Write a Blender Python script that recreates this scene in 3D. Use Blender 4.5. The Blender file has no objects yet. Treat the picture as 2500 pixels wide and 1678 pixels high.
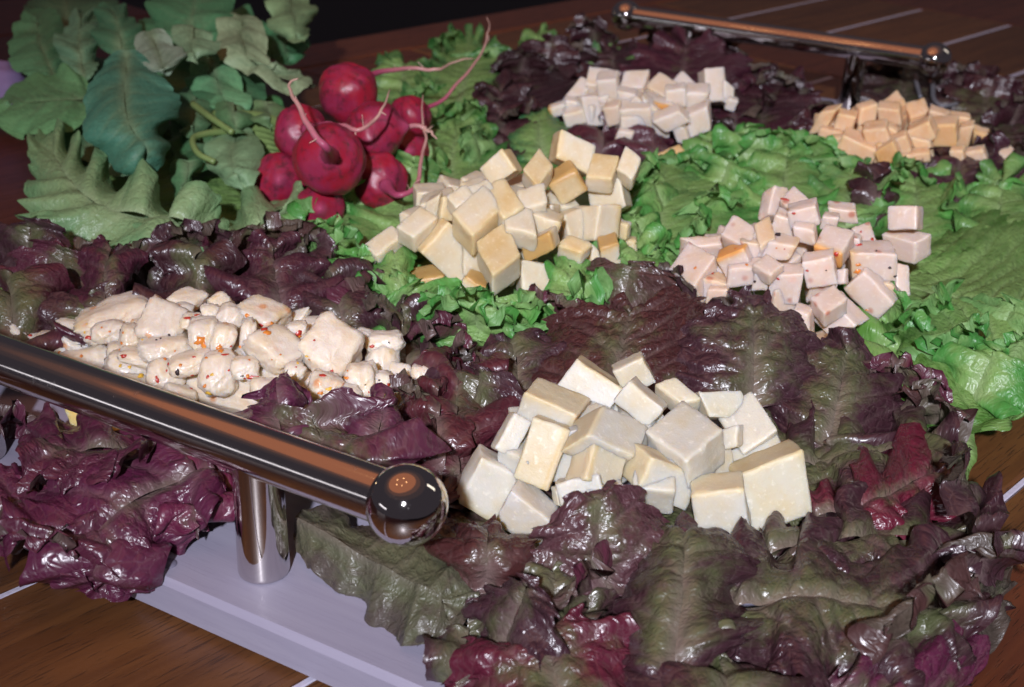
import bpy, math, random
import numpy as np
from mathutils import Matrix, Vector
from mathutils.bvhtree import BVHTree

# ------------------------------------------------------------------ camera, world, lights
F = 3033.36; CX, CY = 1250.0, 839.0                     # focal length and centre in photo pixels
CAM = np.array([0.18847771, -0.27939417, 0.291694])
ROT = np.array([[0.86992626, 0.243155, -0.42907337],
                [0.49207294, -0.36962931, 0.78818678],
                [0.03305346, -0.89679976, -0.44120024]])  # camera (right, down, forward) to world
scene = bpy.context.scene
col = scene.collection
cam_d = bpy.data.cameras.new('camera'); cam = bpy.data.objects.new('camera', cam_d); col.objects.link(cam)
M4 = Matrix.Identity(4)
for i in range(3):
    M4[i][0] = ROT[i, 0]; M4[i][1] = -ROT[i, 1]; M4[i][2] = -ROT[i, 2]; M4[i][3] = CAM[i]
cam.matrix_world = M4
cam_d.sensor_width = 36; cam_d.lens = F / 2500 * 36
cam_d.clip_start = 0.01; cam_d.clip_end = 60
cam_d.dof.use_dof = True; cam_d.dof.focus_distance = 0.50; cam_d.dof.aperture_fstop = 16
scene.camera = cam

w = bpy.data.worlds.new('World'); scene.world = w; w.use_nodes = True
w.node_tree.nodes['Background'].inputs[0].default_value = (0.044, 0.038, 0.047, 1)
w.node_tree.nodes['Background'].inputs[1].default_value = 1.0

def lamp(name, kind, loc, energy, color, target=None, **kw):
    d = bpy.data.lights.new(name, kind); d.energy = energy; d.color = color
    for k, v in kw.items(): setattr(d, k, v)
    o = bpy.data.objects.new(name, d); col.objects.link(o); o.location = loc
    if target is not None:
        o.rotation_euler = (Vector(target) - Vector(loc)).to_track_quat('-Z', 'Y').to_euler()
    return o
RIGHT, UP, FWD = ROT[:, 0], -ROT[:, 1], ROT[:, 2]
flash_at = CAM - RIGHT * 0.125 + UP * 0.150 - FWD * 0.95
lamp('flash_lamp', 'SPOT', flash_at, 150, (0.89, 0.89, 1.0), target=(-0.14, 0.62, 0.06),
     spot_size=math.radians(42), spot_blend=1.0, shadow_soft_size=0.032)
for k in range(5):                                      # warm bulbs of the pendant lamp overhead
    a = k * math.tau / 5 + 0.4
    lamp('pendant_bulb', 'POINT', (-0.31 + 0.24 * math.cos(a), 0.03 + 0.24 * math.sin(a), 1.12), 0.12, (1.0, 0.55, 0.24), shadow_soft_size=0.020)
lamp('pendant_glow', 'AREA', (-0.42, 0.05, 1.30), 1.9, (1.0, 0.30, 0.09), target=(-0.42, 0.05, 0), shape='DISK', size=1.6)
lamp('pendant_halo', 'AREA', (-0.46, 0.07, 1.52), 1.1, (1.0, 0.36, 0.14), target=(-0.46, 0.07, 0), shape='DISK', size=2.5)
lamp('pendant_halo', 'AREA', (-0.5, 0.1, 1.75), 0.9, (1.0, 0.50, 0.28), target=(-0.5, 0.1, 0), shape='DISK', size=4.0)
lamp('lit_doorway', 'AREA', (1.5, 2.2, 1.5), 2.5, (1.0, 0.92, 0.78), target=(0, 0, 0.07), shape='RECTANGLE', size=0.35, size_y=1.1)
lamp('tube_lamp', 'AREA', (-1.75, -2.35, .52), 1.3, (0.95, 0.93, 1.0), target=(-.05, 0, .07), shape='RECTANGLE', size=1.3, size_y=0.16)
lamp('wall_lamp', 'POINT', (-2.9, 0.8, 0.25), 0.9, (1.0, 0.75, 0.42), shadow_soft_size=0.06)

scene.view_settings.view_transform = 'Standard'
scene.view_settings.look = 'None'
scene.view_settings.exposure = 0.0
scene.view_settings.gamma = 1.0

# ------------------------------------------------------------------ helpers
def at(px, py, z):
    r = ROT @ np.array([px - CX, py - CY, F]); return CAM + r * ((z - CAM[2]) / r[2])
def rayd(px, py):
    r = ROT @ np.array([px - CX, py - CY, F]); return r / np.linalg.norm(r)
D = 2500 / 2336
def depth(p): return float((np.asarray(p) - CAM) @ ROT[:, 2])

def tag(o, label=None, cat=None, group=None, kind=None):
    if label: o['label'] = label
    if cat: o['category'] = cat
    if group: o['group'] = group
    if kind: o['kind'] = kind
    return o

def mesh_obj(name, verts, faces, mat, parent=None, smooth=True, loc=None, colattr=None, uv=None):
    me = bpy.data.meshes.new(name)
    v = np.asarray(verts, dtype=np.float32)
    org = np.zeros(3) if loc is None else np.asarray(loc, float)
    v = (v - org).astype(np.float32)
    f = np.asarray(faces, dtype=np.int32) if not isinstance(faces, list) else faces
    if isinstance(f, list):
        me.from_pydata(v.tolist(), [], f)
    else:
        k = f.shape[1]
        me.vertices.add(len(v)); me.vertices.foreach_set('co', v.ravel())
        me.loops.add(f.size); me.loops.foreach_set('vertex_index', f.ravel())
        me.polygons.add(len(f)); me.polygons.foreach_set('loop_start', np.arange(len(f), dtype=np.int32) * k)
        me.update(calc_edges=True)
    if smooth: me.polygons.foreach_set('use_smooth', np.ones(len(me.polygons), dtype=bool))
    if colattr is not None:
        ca = me.color_attributes.new('Col', 'FLOAT_COLOR', 'POINT'); ca.data.foreach_set('color', np.asarray(colattr, dtype=np.float32).ravel())
    if uv is not None:
        ul = me.uv_layers.new(name='UVMap')
        li = np.empty(len(me.loops), dtype=np.int32); me.loops.foreach_get('vertex_index', li)
        ul.data.foreach_set('uv', np.asarray(uv, dtype=np.float32)[li].ravel())
    me.validate(); me.update()
    if mat: me.materials.append(mat)
    o = bpy.data.objects.new(name, me); col.objects.link(o)
    o.location = org
    if parent is not None:
        o.parent = parent; o.location = Vector(org) - Vector(parent.location)
    return o

def hash2(ix, iy, seed):
    n = (ix.astype(np.int64) * 374761393 + iy.astype(np.int64) * 668265263 + seed * 1442695041) & 0xffffffff
    n = ((n ^ (n >> 13)) * 1274126177) & 0xffffffff
    return ((n ^ (n >> 16)) & 0xffff) / 65535.0
def vnoise(x, y, seed=0):
    x = np.asarray(x, float); y = np.asarray(y, float)
    ix = np.floor(x).astype(np.int64); iy = np.floor(y).astype(np.int64)
    fx = x - ix; fy = y - iy; fx = fx * fx * (3 - 2 * fx); fy = fy * fy * (3 - 2 * fy)
    a = hash2(ix, iy, seed); b = hash2(ix + 1, iy, seed); c = hash2(ix, iy + 1, seed); d = hash2(ix + 1, iy + 1, seed)
    return ((a * (1 - fx) + b * fx) * (1 - fy) + (c * (1 - fx) + d * fx) * fy) * 2 - 1
def fbm(x, y, seed=0, o=3):
    s = 0; a = 1
    for k in range(o): s = s + a * vnoise(x * 2 ** k + 17.3 * k, y * 2 ** k - 9.1 * k, seed + k); a *= .5
    return s / 1.6
def worley(x, y, seed):
    ix = np.floor(x).astype(np.int64); iy = np.floor(y).astype(np.int64)
    best = np.full(np.shape(x), 9.0)
    for dx in (-1, 0, 1):
        for dy in (-1, 0, 1):
            cx = ix + dx; cy = iy + dy
            px = cx + .15 + .7 * hash2(cx, cy, seed); py = cy + .15 + .7 * hash2(cx, cy, seed + 77)
            best = np.minimum(best, (px - x) ** 2 + (py - y) ** 2)
    return np.sqrt(best)
def vnoise3(p, seed):
    return (vnoise(p[:, 0], p[:, 1] + 3.7 * p[:, 2], seed) + vnoise(p[:, 1] + 11.3, p[:, 2] - 2.9 * p[:, 0], seed + 5) + vnoise(p[:, 2] - 5.1, p[:, 0] + 1.3 * p[:, 1], seed + 9)) / 1.8

# ------------------------------------------------------------------ materials
class NT:
    def __init__(s, name):
        s.m = bpy.data.materials.new(name); s.m.use_nodes = True; s.t = s.m.node_tree; s.t.nodes.clear()
        s.out = s.t.nodes.new('ShaderNodeOutputMaterial')
    def n(s, typ, ins=None, **kw):
        nd = s.t.nodes.new('ShaderNode' + typ)
        for k, v in kw.items(): setattr(nd, k, v)
        for k, v in (ins or {}).items():
            sk = nd.inputs[k]
            if isinstance(v, bpy.types.NodeSocket): s.t.links.new(v, sk)
            else: sk.default_value = v
        return nd
    def math(s, op, a, b=0.0, c=None, clamp=False):
        i = {0: a, 1: b}
        if c is not None: i[2] = c
        return s.n('Math', i, operation=op, use_clamp=clamp).outputs[0]
    def mix(s, f, a, b, bt='MIX'):
        return s.n('MixRGB', {0: f, 1: a, 2: b}, blend_type=bt).outputs[0]
    def noise(s, vec, scale, detail=3.0, rough=.55, dist=0.0):
        return s.n('TexNoise', {'Vector': vec, 'Scale': scale, 'Detail': detail, 'Roughness': rough, 'Distortion': dist}).outputs[0]
    def ramp(s, f, lo, hi):
        return s.n('MapRange', {0: f, 1: lo, 2: hi}, interpolation_type='SMOOTHSTEP').outputs[0]
    def principled(s, **kw):
        return s.n('BsdfPrincipled', {k.replace('_', ' '): v for k, v in kw.items()})
    def bump(s, h, dist, strength=1.0):
        return s.n('Bump', {'Height': h, 'Distance': dist, 'Strength': strength}).outputs[0]
    def done(s, sh): s.t.links.new(sh, s.out.inputs[0]); return s.m
def C(r, g, b): return (r, g, b, 1)

def leaf_material(name, inner, rib, back, back_f, rough, p_lo, p_hi, blist, spec=.5, transl=.12, shine=.3):
    t = NT(name)
    uvw = t.n('TexCoord').outputs['UV']
    info = t.n('ObjectInfo')
    rnd = info.outputs['Random']
    vec = t.n('VectorMath', {0: uvw, 1: t.n('CombineXYZ', {0: t.math('MULTIPLY', rnd, 37.0), 1: t.math('MULTIPLY', rnd, 91.0)}).outputs[0]}, operation='ADD').outputs[0]
    at_ = t.n('VertexColor', layer_name='Col').outputs[0]
    sep = t.n('SeparateColor', {0: at_})
    r, ribm = sep.outputs[0], sep.outputs[1]
    n1 = t.noise(vec, .55, 4.0, .6)
    n2 = t.noise(vec, 2.6, 3.0, .6)
    al = info.outputs['Alpha']
    p = t.math('ADD', t.math('MULTIPLY', r, .62), t.math('MULTIPLY', t.math('SUBTRACT', n1, .5), 1.5))
    p = t.math('ADD', p, t.math('MULTIPLY', t.math('SUBTRACT', n2, .5), .45))
    p = t.math('ADD', p, t.math('SUBTRACT', al, .5))
    p = t.ramp(p, p_lo, p_hi)
    top = t.mix(p, inner, info.outputs['Color'])
    v1 = t.n('TexVoronoi', {'Vector': vec, 'Scale': 2.3, 'Randomness': .9}, feature='DISTANCE_TO_EDGE').outputs[0]
    v2 = t.n('TexVoronoi', {'Vector': vec, 'Scale': 5.5, 'Randomness': 1.0}, feature='DISTANCE_TO_EDGE').outputs[0]
    vein = t.math('SUBTRACT', 1.0, t.ramp(v1, 0.0, .06))
    top = t.mix(t.math('MULTIPLY', vein, .11), top, rib)
    top = t.mix(t.math('MULTIPLY', ribm, .62), top, rib)
    val = t.math('ADD', .72, t.math('MULTIPLY', n2, .56))
    top = t.n('HueSaturation', {'Value': val, 'Color': top}).outputs[0]
    bk = t.mix(back_f, top, back)
    bf = t.n('NewGeometry').outputs['Backfacing']
    c = t.mix(bf, top, bk)
    h = t.math('ADD', t.math('MULTIPLY', t.ramp(v1, 0.0, .32), .65), t.math('MULTIPLY', t.ramp(v2, 0.0, .30), .30))
    h = t.math('ADD', h, t.math('MULTIPLY', t.noise(vec, 9.0, 2.0), .12))
    nrm = t.bump(h, blist, .9)
    ro = t.math('ADD', rough - .12, t.math('MULTIPLY', n2, .24))
    ro = t.math('ADD', ro, t.math('MULTIPLY', bf, .14))
    pr = t.principled(Base_Color=c, Roughness=ro, Specular_IOR_Level=spec, Normal=nrm, Coat_Weight=shine, Coat_Roughness=.22, Coat_Normal=nrm)
    tr = t.n('BsdfTranslucent', {'Color': t.mix(.35, c, inner), 'Normal': nrm})
    mx = t.n('MixShader', {0: transl, 1: pr.outputs[0], 2: tr.outputs[0]})
    return t.done(mx.outputs[0])
MAT = {}
MAT['r'] = leaf_material('red_lettuce', C(.100, .112, .048), C(.25, .18, .165), C(.115, .115, .075), .42, .36, -.10, .46, .0005, .75, .14, .24)
MAT['g'] = leaf_material('green_lettuce', C(.26, .45, .13), C(.44, .57, .30), C(.25, .44, .16), .5, .40, .12, .66, .0005, .6, .28, .05)
MAT['m'] = leaf_material('pale_lettuce', C(.24, .37, .17), C(.40, .50, .30), C(.20, .33, .15), .5, .40, .1, .8, .0005, .45, .16, .12)
MAT['d'] = leaf_material('radish_leaf', C(.10, .18, .09), C(.22, .30, .16), C(.23, .28, .17), .5, .50, -.6, .5, .0003, .35, .12, .0)

def cheese_material(name, rindcol, grain, rough, speck=None, sss=.8, oil=0.0):
    t = NT(name)
    info = t.n('ObjectInfo')
    rnd = info.outputs['Random']
    vec = t.n('VectorMath', {0: t.n('TexCoord').outputs['Object'], 1: t.n('CombineXYZ', {0: t.math('MULTIPLY', rnd, 3.0), 1: t.math('MULTIPLY', rnd, 7.0), 2: rnd}).outputs[0]}, operation='ADD').outputs[0]
    sep = t.n('SeparateColor', {0: t.n('VertexColor', layer_name='Col').outputs[0]})
    rind = sep.outputs[0]
    n1 = t.noise(vec, 70.0, 4.0, .6); n2 = t.noise(vec, 420.0, 3.0, .6); n3 = t.noise(vec, 1300.0, 2.0, .5)
    base = info.outputs['Color']
    deep = t.mix(1.0, base, C(.97, .89, .74), 'MULTIPLY')
    c = t.mix(t.ramp(n1, .40, .72), base, deep)
    c = t.mix(t.math('MULTIPLY', t.ramp(n2, .55, .75), .35), c, C(.90, .86, .76))
    rr = t.math('ADD', rind, t.math('MULTIPLY', t.math('SUBTRACT', n1, .5), t.math('MULTIPLY', t.math('MULTIPLY', rind, t.math('SUBTRACT', 1.0, rind)), 2.0)))
    c = t.mix(t.ramp(rr, .0, .55), c, t.mix(1.0, c, C(.98, .89, .70), 'MULTIPLY'))
    c = t.mix(t.ramp(rr, .45, 1.0), c, rindcol)
    if speck:
        vo = t.n('TexVoronoi', {'Vector': vec, 'Scale': 110.0, 'Randomness': 1.0})
        pick = t.n('SeparateColor', {0: vo.outputs['Color']}).outputs[0]
        sp = t.math('MULTIPLY', t.math('SUBTRACT', 1.0, t.ramp(vo.outputs['Distance'], .10, .30)), t.math('GREATER_THAN', pick, .72))
        c = t.mix(t.math('MULTIPLY', sp, .7), c, speck)
        blush = t.ramp(t.noise(vec, 95.0, 2.0), .60, .78)
        c = t.mix(t.math('MULTIPLY', blush, .28), c, C(.80, .42, .28))
    h = t.math('ADD', t.math('MULTIPLY', n2, .7), t.math('MULTIPLY', n3, .3))
    nrm = t.bump(h, grain, .8)
    ro = t.math('ADD', rough, t.math('MULTIPLY', n1, .15))
    pr = t.principled(Base_Color=c, Roughness=ro, Specular_IOR_Level=.4, Normal=nrm, Subsurface_Weight=sss, Subsurface_Radius=(1.0, .75, .45), Subsurface_Scale=.008, Coat_Weight=oil, Coat_Roughness=.18)
    return t.done(pr.outputs[0])
MAT['hard'] = cheese_material('aged_white_cheese', C(.60, .49, .32), .00035, .40)
MAT['smoked'] = cheese_material('smoked_cheese', C(.50, .31, .11), .0003, .40, sss=.8, oil=.05)
MAT['pink'] = cheese_material('speckled_cheese', C(.72, .33, .10), .0003, .40, speck=C(.42, .10, .05), sss=.8, oil=.1)
MAT['mild'] = cheese_material('mild_white_cheese', C(.62, .30, .08), .0003, .42, sss=.8)
MAT['orange'] = cheese_material('orange_cheese', C(.66, .27, .04), .0003, .40, sss=.8)
MAT['dressed'] = cheese_material('dressed_cheese', C(.60, .33, .10), .0006, .40, speck=C(.62, .22, .05), sss=.75, oil=.2)

def plain(name, c, rough=.5, spec=.5, metal=0.0, noise_amt=.2, scale=300.0, bump=0.0):
    t = NT(name); vec = t.n('TexCoord').outputs['Object']
    n = t.noise(vec, scale, 3.0)
    cc = t.n('HueSaturation', {'Value': t.math('ADD', 1 - noise_amt, t.math('MULTIPLY', n, 2 * noise_amt)), 'Color': c}).outputs[0]
    kw = dict(Base_Color=cc, Roughness=rough, Specular_IOR_Level=spec, Metallic=metal)
    if bump: kw['Normal'] = t.bump(n, bump)
    return t.done(t.principled(**kw).outputs[0])
def wood(name, ca, cb, dark, rough, grain=1.0, coat=.2, pores=.55, bump=.0002, spec=.5):
    t = NT(name); vec = t.n('TexCoord').outputs['Object']; rnd = t.n('ObjectInfo').outputs['Random']
    off = t.n('VectorMath', {0: vec, 1: t.n('CombineXYZ', {0: t.math('MULTIPLY', rnd, 5.0), 1: t.math('MULTIPLY', rnd, 9.0)}).outputs[0]}, operation='ADD').outputs[0]
    st = t.n('Mapping', {'Vector': off, 'Scale': (7.0 * grain, 85.0 * grain, 85.0 * grain)}).outputs[0]
    n1 = t.noise(st, 1.0, 5.0, .6, .6)
    st2 = t.n('Mapping', {'Vector': off, 'Scale': (60.0 * grain, 1100.0 * grain, 1100.0 * grain)}).outputs[0]
    n2 = t.noise(st2, 1.0, 2.0, .5)
    c = t.mix(t.ramp(n1, .3, .7), ca, cb)
    pore = t.math('MULTIPLY', t.ramp(n2, .57, .65), pores)
    c = t.mix(pore, c, dark)
    c = t.n('HueSaturation', {'Value': t.math('ADD', .82, t.math('MULTIPLY', rnd, .36)), 'Color': c}).outputs[0]
    nrm = t.bump(t.math('SUBTRACT', n1, pore), bump)
    pr = t.principled(Base_Color=c, Roughness=t.math('ADD', rough, t.math('MULTIPLY', n2, .12)), Specular_IOR_Level=spec, Normal=nrm, Coat_Weight=coat, Coat_Roughness=.25)
    return t.done(pr.outputs[0])
MAT['plank'] = wood('stained_slat', C(.175, .070, .022), C(.112, .042, .014), C(.02, .008, .004), .38)
MAT['frame'] = wood('dark_red_wood', C(.140, .040, .016), C(.090, .024, .011), C(.015, .005, .003), .36)
MAT['bench'] = wood('bench_wood', C(.10, .016, .010), C(.06, .010, .007), C(.015, .005, .003), .45)
MAT['board'] = wood('grey_lilac_board', C(.33, .315, .40), C(.28, .265, .35), C(.22, .205, .28), .42, 1.0, .1, .15, .00012)
MAT['inlay'] = plain('pale_inlay', C(.62, .60, .74), .35, .6, 0, .25, 500)
MAT['chrome'] = None
def chrome(name, base):
    t = NT(name); vec = t.n('TexCoord').outputs['Object']
    n = t.noise(vec, 160.0, 5.0, .7); sm = t.ramp(n, .58, .75)
    sc_ = t.ramp(t.noise(t.n('Mapping', {'Vector': vec, 'Scale': (30.0, 700.0, 700.0)}).outputs[0], 1.0, 3.0), .60, .72)
    ro = t.math('ADD', base, t.math('ADD', t.math('MULTIPLY', sm, .20), t.math('MULTIPLY', sc_, .08)))
    fine = t.noise(vec, 2500.0, 1.0)
    nrm = t.bump(fine, .00001, .25)
    return t.done(t.principled(Base_Color=C(.66, .62, .60), Metallic=1.0, Roughness=ro, Normal=nrm).outputs[0])
MAT['chrome'] = chrome('polished_nickel', .045)
MAT['bar'] = chrome('drawn_nickel_bar', .115)
MAT['floor'] = plain('dark_floor', C(.012, .009, .009), .6)
MAT['cloth'] = plain('mauve_cloth', C(.30, .22, .42), .7, .2, 0, .1, 200)
def radish_skin():
    t = NT('radish_skin'); info = t.n('ObjectInfo'); rnd = info.outputs['Random']
    vec = t.n('VectorMath', {0: t.n('TexCoord').outputs['Object'], 1: t.n('CombineXYZ', {0: rnd, 1: t.math('MULTIPLY', rnd, 3.0)}).outputs[0]}, operation='ADD').outputs[0]
    sep = t.n('SeparateColor', {0: t.n('VertexColor', layer_name='Col').outputs[0]})
    n1 = t.noise(vec, 60.0, 4.0, .65); n2 = t.noise(vec, 150.0, 4.0, .7)
    c = t.mix(t.ramp(n1, .35, .65), C(.30, .009, .026), C(.25, .020, .060))
    c = t.mix(t.math('MULTIPLY', t.ramp(n2, .50, .68), .8), c, C(.075, .014, .022))
    n3 = t.noise(vec, 95.0, 5.0, .75, 1.0)
    scar = t.math('MULTIPLY', t.ramp(n3, .62, .68), .85)
    c = t.mix(scar, c, C(.055, .028, .02))
    c = t.mix(sep.outputs[0], c, C(.40, .07, .15))
    c = t.mix(sep.outputs[1], c, C(.58, .38, .30))
    nrm = t.bump(t.noise(vec, 300.0, 3.0), .0003, .6)
    return t.done(t.principled(Base_Color=c, Roughness=.40, Specular_IOR_Level=.45, Normal=nrm, Subsurface_Weight=.08, Subsurface_Radius=(1, .3, .3), Subsurface_Scale=.003).outputs[0])
MAT['radish'] = radish_skin()
MAT['stalk'] = plain('pale_green_stalk', C(.17, .25, .08), .45, .5, 0, .2, 90)
MAT['flake_red'] = plain('chili_red', C(.42, .035, .02), .3, .6, 0, .4, 900)
MAT['flake_orange'] = plain('chili_orange', C(.62, .20, .03), .3, .6, 0, .4, 900)
MAT['flake_yellow'] = plain('pepper_seed', C(.70, .42, .05), .3, .6, 0, .3, 900)
MAT['flake_dark'] = plain('black_pepper', C(.035, .02, .02), .5, .5, 0, .4, 900)

# ------------------------------------------------------------------ generic shapes
def box_mesh(lo, hi, ch=.001):
    """box with chamfered edges: verts, faces"""
    lo = np.array(lo, float); hi = np.array(hi, float); v = []; idx = {}
    for sx in (0, 1):
        for sy in (0, 1):
            for sz in (0, 1):
                c = np.array([hi[0] if sx else lo[0], hi[1] if sy else lo[1], hi[2] if sz else lo[2]])
                d = np.array([-1 if sx else 1, -1 if sy else 1, -1 if sz else 1]) * ch
                for ax in range(3):
                    p = c + d; p[ax] = c[ax]; idx[(sx, sy, sz, ax)] = len(v); v.append(p)
    f = []
    for ax in range(3):
        a, b = [k for k in range(3) if k != ax]
        for s in (0, 1):
            q = []
            for (i, j) in ((0, 0), (1, 0), (1, 1), (0, 1)):
                k = [0, 0, 0]; k[ax] = s; k[a] = i; k[b] = j; q.append(idx[(*k, ax)])
            f.append(q)
        for (i, j) in ((0, 0), (1, 0), (1, 1), (0, 1)):
            k0 = [0, 0, 0]; k0[a] = i; k0[b] = j; k1 = list(k0); k1[ax] = 1
            f.append([idx[(*k0, a)], idx[(*k1, a)], idx[(*k1, b)], idx[(*k0, b)]])
    for sx in (0, 1):
        for sy in (0, 1):
            for sz in (0, 1): f.append([idx[(sx, sy, sz, k)] for k in range(3)])
    return v, f
def fix_normals(o):
    import bmesh
    bm = bmesh.new(); bm.from_mesh(o.data); bmesh.ops.recalc_face_normals(bm, faces=bm.faces); bm.to_mesh(o.data); bm.free()
def catmull(P, n):
    P = np.asarray(P, float); k = len(P)
    if k == 2: t = np.linspace(0, 1, n)[:, None]; return P[0] * (1 - t) + P[1] * t
    Q = np.vstack([2 * P[0] - P[1], P, 2 * P[-1] - P[-2]])
    u = np.linspace(0, k - 1, n); i = np.minimum(u.astype(int), k - 2); t = (u - i)[:, None]
    p0, p1, p2, p3 = Q[i], Q[i + 1], Q[i + 2], Q[i + 3]
    return .5 * (2 * p1 + (p2 - p0) * t + (2 * p0 - 5 * p1 + 4 * p2 - p3) * t ** 2 + (3 * p1 - p0 - 3 * p2 + p3) * t ** 3)
def tube(path, radii, nseg=10, seed=0, bump=0.0):
    path = np.asarray(path, float); n = len(path); radii = np.broadcast_to(np.asarray(radii, float), (n,))
    T = np.gradient(path, axis=0); T /= np.linalg.norm(T, axis=1)[:, None]
    ref = np.array([0, 0, 1.0]) if abs(T[0][2]) < .9 else np.array([1.0, 0, 0])
    V = []
    for i in range(n):
        a = ref - T[i] * (ref @ T[i]); a /= np.linalg.norm(a); ref = a; b = np.cross(T[i], a)
        for k in range(nseg):
            th = math.tau * k / nseg
            r = radii[i] * (1 + bump * math.sin(3.1 * i + 2.3 * k + seed) * math.cos(1.7 * k + i))
            V.append(path[i] + r * (math.cos(th) * a + math.sin(th) * b))
    Fc = [[i * nseg + k, i * nseg + (k + 1) % nseg, (i + 1) * nseg + (k + 1) % nseg, (i + 1) * nseg + k] for i in range(n - 1) for k in range(nseg)]
    Fc.append(list(range(nseg))[::-1]); Fc.append([(n - 1) * nseg + k for k in range(nseg)])
    return np.array(V), Fc
def sphere(c, r, nu=48, nv=24):
    V = [];
    for j in range(nv + 1):
        th = math.pi * j / nv
        for i in range(nu):
            ph = math.tau * i / nu
            V.append([math.sin(th) * math.cos(ph), math.sin(th) * math.sin(ph), math.cos(th)])
    V = np.array(V)
    Fc = np.array([[j * nu + i, (j + 1) * nu + i, (j + 1) * nu + (i + 1) % nu, j * nu + (i + 1) % nu] for j in range(nv) for i in range(nu)])
    return V * r + np.asarray(c), Fc

# ------------------------------------------------------------------ floor, bench, table
fl = mesh_obj('floor', [(-6, -6, -.75), (6, -6, -.75), (6, 6, -.75), (-6, 6, -.75)], [[0, 1, 2, 3]], MAT['floor'], smooth=False)
tag(fl, kind='structure')
A75 = math.radians(75)
def empty(name, loc, label=None, cat=None, group=None, rz=0.0):
    o = bpy.data.objects.new(name, None); col.objects.link(o); o.location = loc; o.rotation_euler = (0, 0, rz); o.empty_display_size = .02
    return tag(o, label, cat, group)
def local_box(name, lo, hi, mat, parent, ch=.0015):
    v, f = box_mesh(lo, hi, ch)
    me = bpy.data.meshes.new(name); me.from_pydata([tuple(p) for p in v], [], f); me.materials.append(mat)
    o = bpy.data.objects.new(name, me); col.objects.link(o); o.parent = parent; fix_normals(o)
    return o
table = empty('table', (0, 0, 0), 'dark wooden table with pale lines between its slats, under the tray', 'table', rz=A75)
# local x runs along the slats (s), local -y is q
lines = [-.362 + .114 * k for k in range(-3, 6)]
q_edge, q_far = -.775, .33
rows = [(-.175, .080), (.220, .475), (.615, .870), (1.012, 1.266)]
TH = .03
prev = -.60
for r0, r1 in rows:
    qs = [q_edge + .075] + [q for q in lines if q > q_edge + .08] + [q_far]
    for a, b in zip(qs[:-1], qs[1:]):
        g = .0036 if r0 > .5 else .0017
        local_box('plank', (r0, -(b - g), -TH), (r1, -(a + g), 0), MAT['plank'], table)
    for q in qs[1:-1]:
        local_box('inlay_strip', (r0 + .001, -(q + g - .0003), -TH), (r1 - .001, -(q - g + .0003), -.0012), MAT['inlay'], table, .0004)
    local_box('cross_board', (prev, -q_far, -TH), (r0 - .0008, -(q_edge + .0755), -.0004), MAT['frame'], table)
    prev = r1 + .0008
local_box('cross_board', (prev, -q_far, -TH), (1.75, -(q_edge + .0755), -.0004), MAT['frame'], table)
local_box('edge_board', (-.60, -(q_edge + .0745), -TH - .01), (1.75, -q_edge, .0004), MAT['frame'], table, .004)
bench = empty('wooden_bench', (0, 0, -.06), 'blurred dark red wooden bench beyond the table behind the radish greens', 'bench', rz=A75)
for k in range(3): local_box('plank', (-.55, 0.83 + .21 * k, -.03), (.655, 1.035 + .21 * k, 0), MAT['bench'], bench, .003)
for s_ in (-.4, .5): local_box('leg', (s_, .9, -.69), (s_ + .06, .96, -.031), MAT['bench'], bench, .003)

# ------------------------------------------------------------------ serving tray
ZT = .0175; ROD = .0675
tray = empty('serving_tray', (-.136, .38, 0), 'grey lilac wooden serving board with shiny nickel bar handles at both ends', 'tray')
v, f = box_mesh((-.379, -.0235, .0008), (.107, .7795, ZT), .0022)
bo = mesh_obj('board', v, f, MAT['board'], tray, smooth=False); fix_normals(bo)
for y in (0.0, .757):
    h = None
    n = 40
    p = np.stack([np.linspace(-.2717, 0, n), np.full(n, y), np.full(n, ROD)], 1)
    V, Fc = tube(p, .00925, 40)
    h = mesh_obj('handle_bar', V, Fc, MAT['bar'], tray)
    for x in (-.2717, 0):
        V, Fc = sphere((0, 0, 0), .01345, 64, 32)
        b = mesh_obj('ball', V, Fc, MAT['chrome']); b.parent = h; b.location = (x - 0, y, ROD)
        b.location = Vector((x, y, ROD)) - Vector(tray.location) + Vector(tray.location)
    for x in (-.062, -.2097):
        zz = np.array([ZT + .0002, ZT + .0005, ZT + .0012, ZT + .002, .03, .045, .06, ROD - .003, ROD - .002]); rr = np.array([.0088, .0092, .00935, .0094, .0092, .0089, .0087, .0086, .0086])
        V, Fc = tube(np.stack([np.full(9, x), np.full(9, y), zz], 1), rr, 40)
        mesh_obj('post', V, Fc, MAT['chrome']).parent = h
    h.location = -Vector(tray.location)
kn = at(411, 1376, ZT)
V, Fc = sphere((0, 0, 0), 1, 20, 10); V = V * np.array([.0034, .0030, .0009]) + kn
k = mesh_obj('wood_plug', V, Fc, plain('grey_plug', C(.17, .16, .22), .35), tray)

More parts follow.
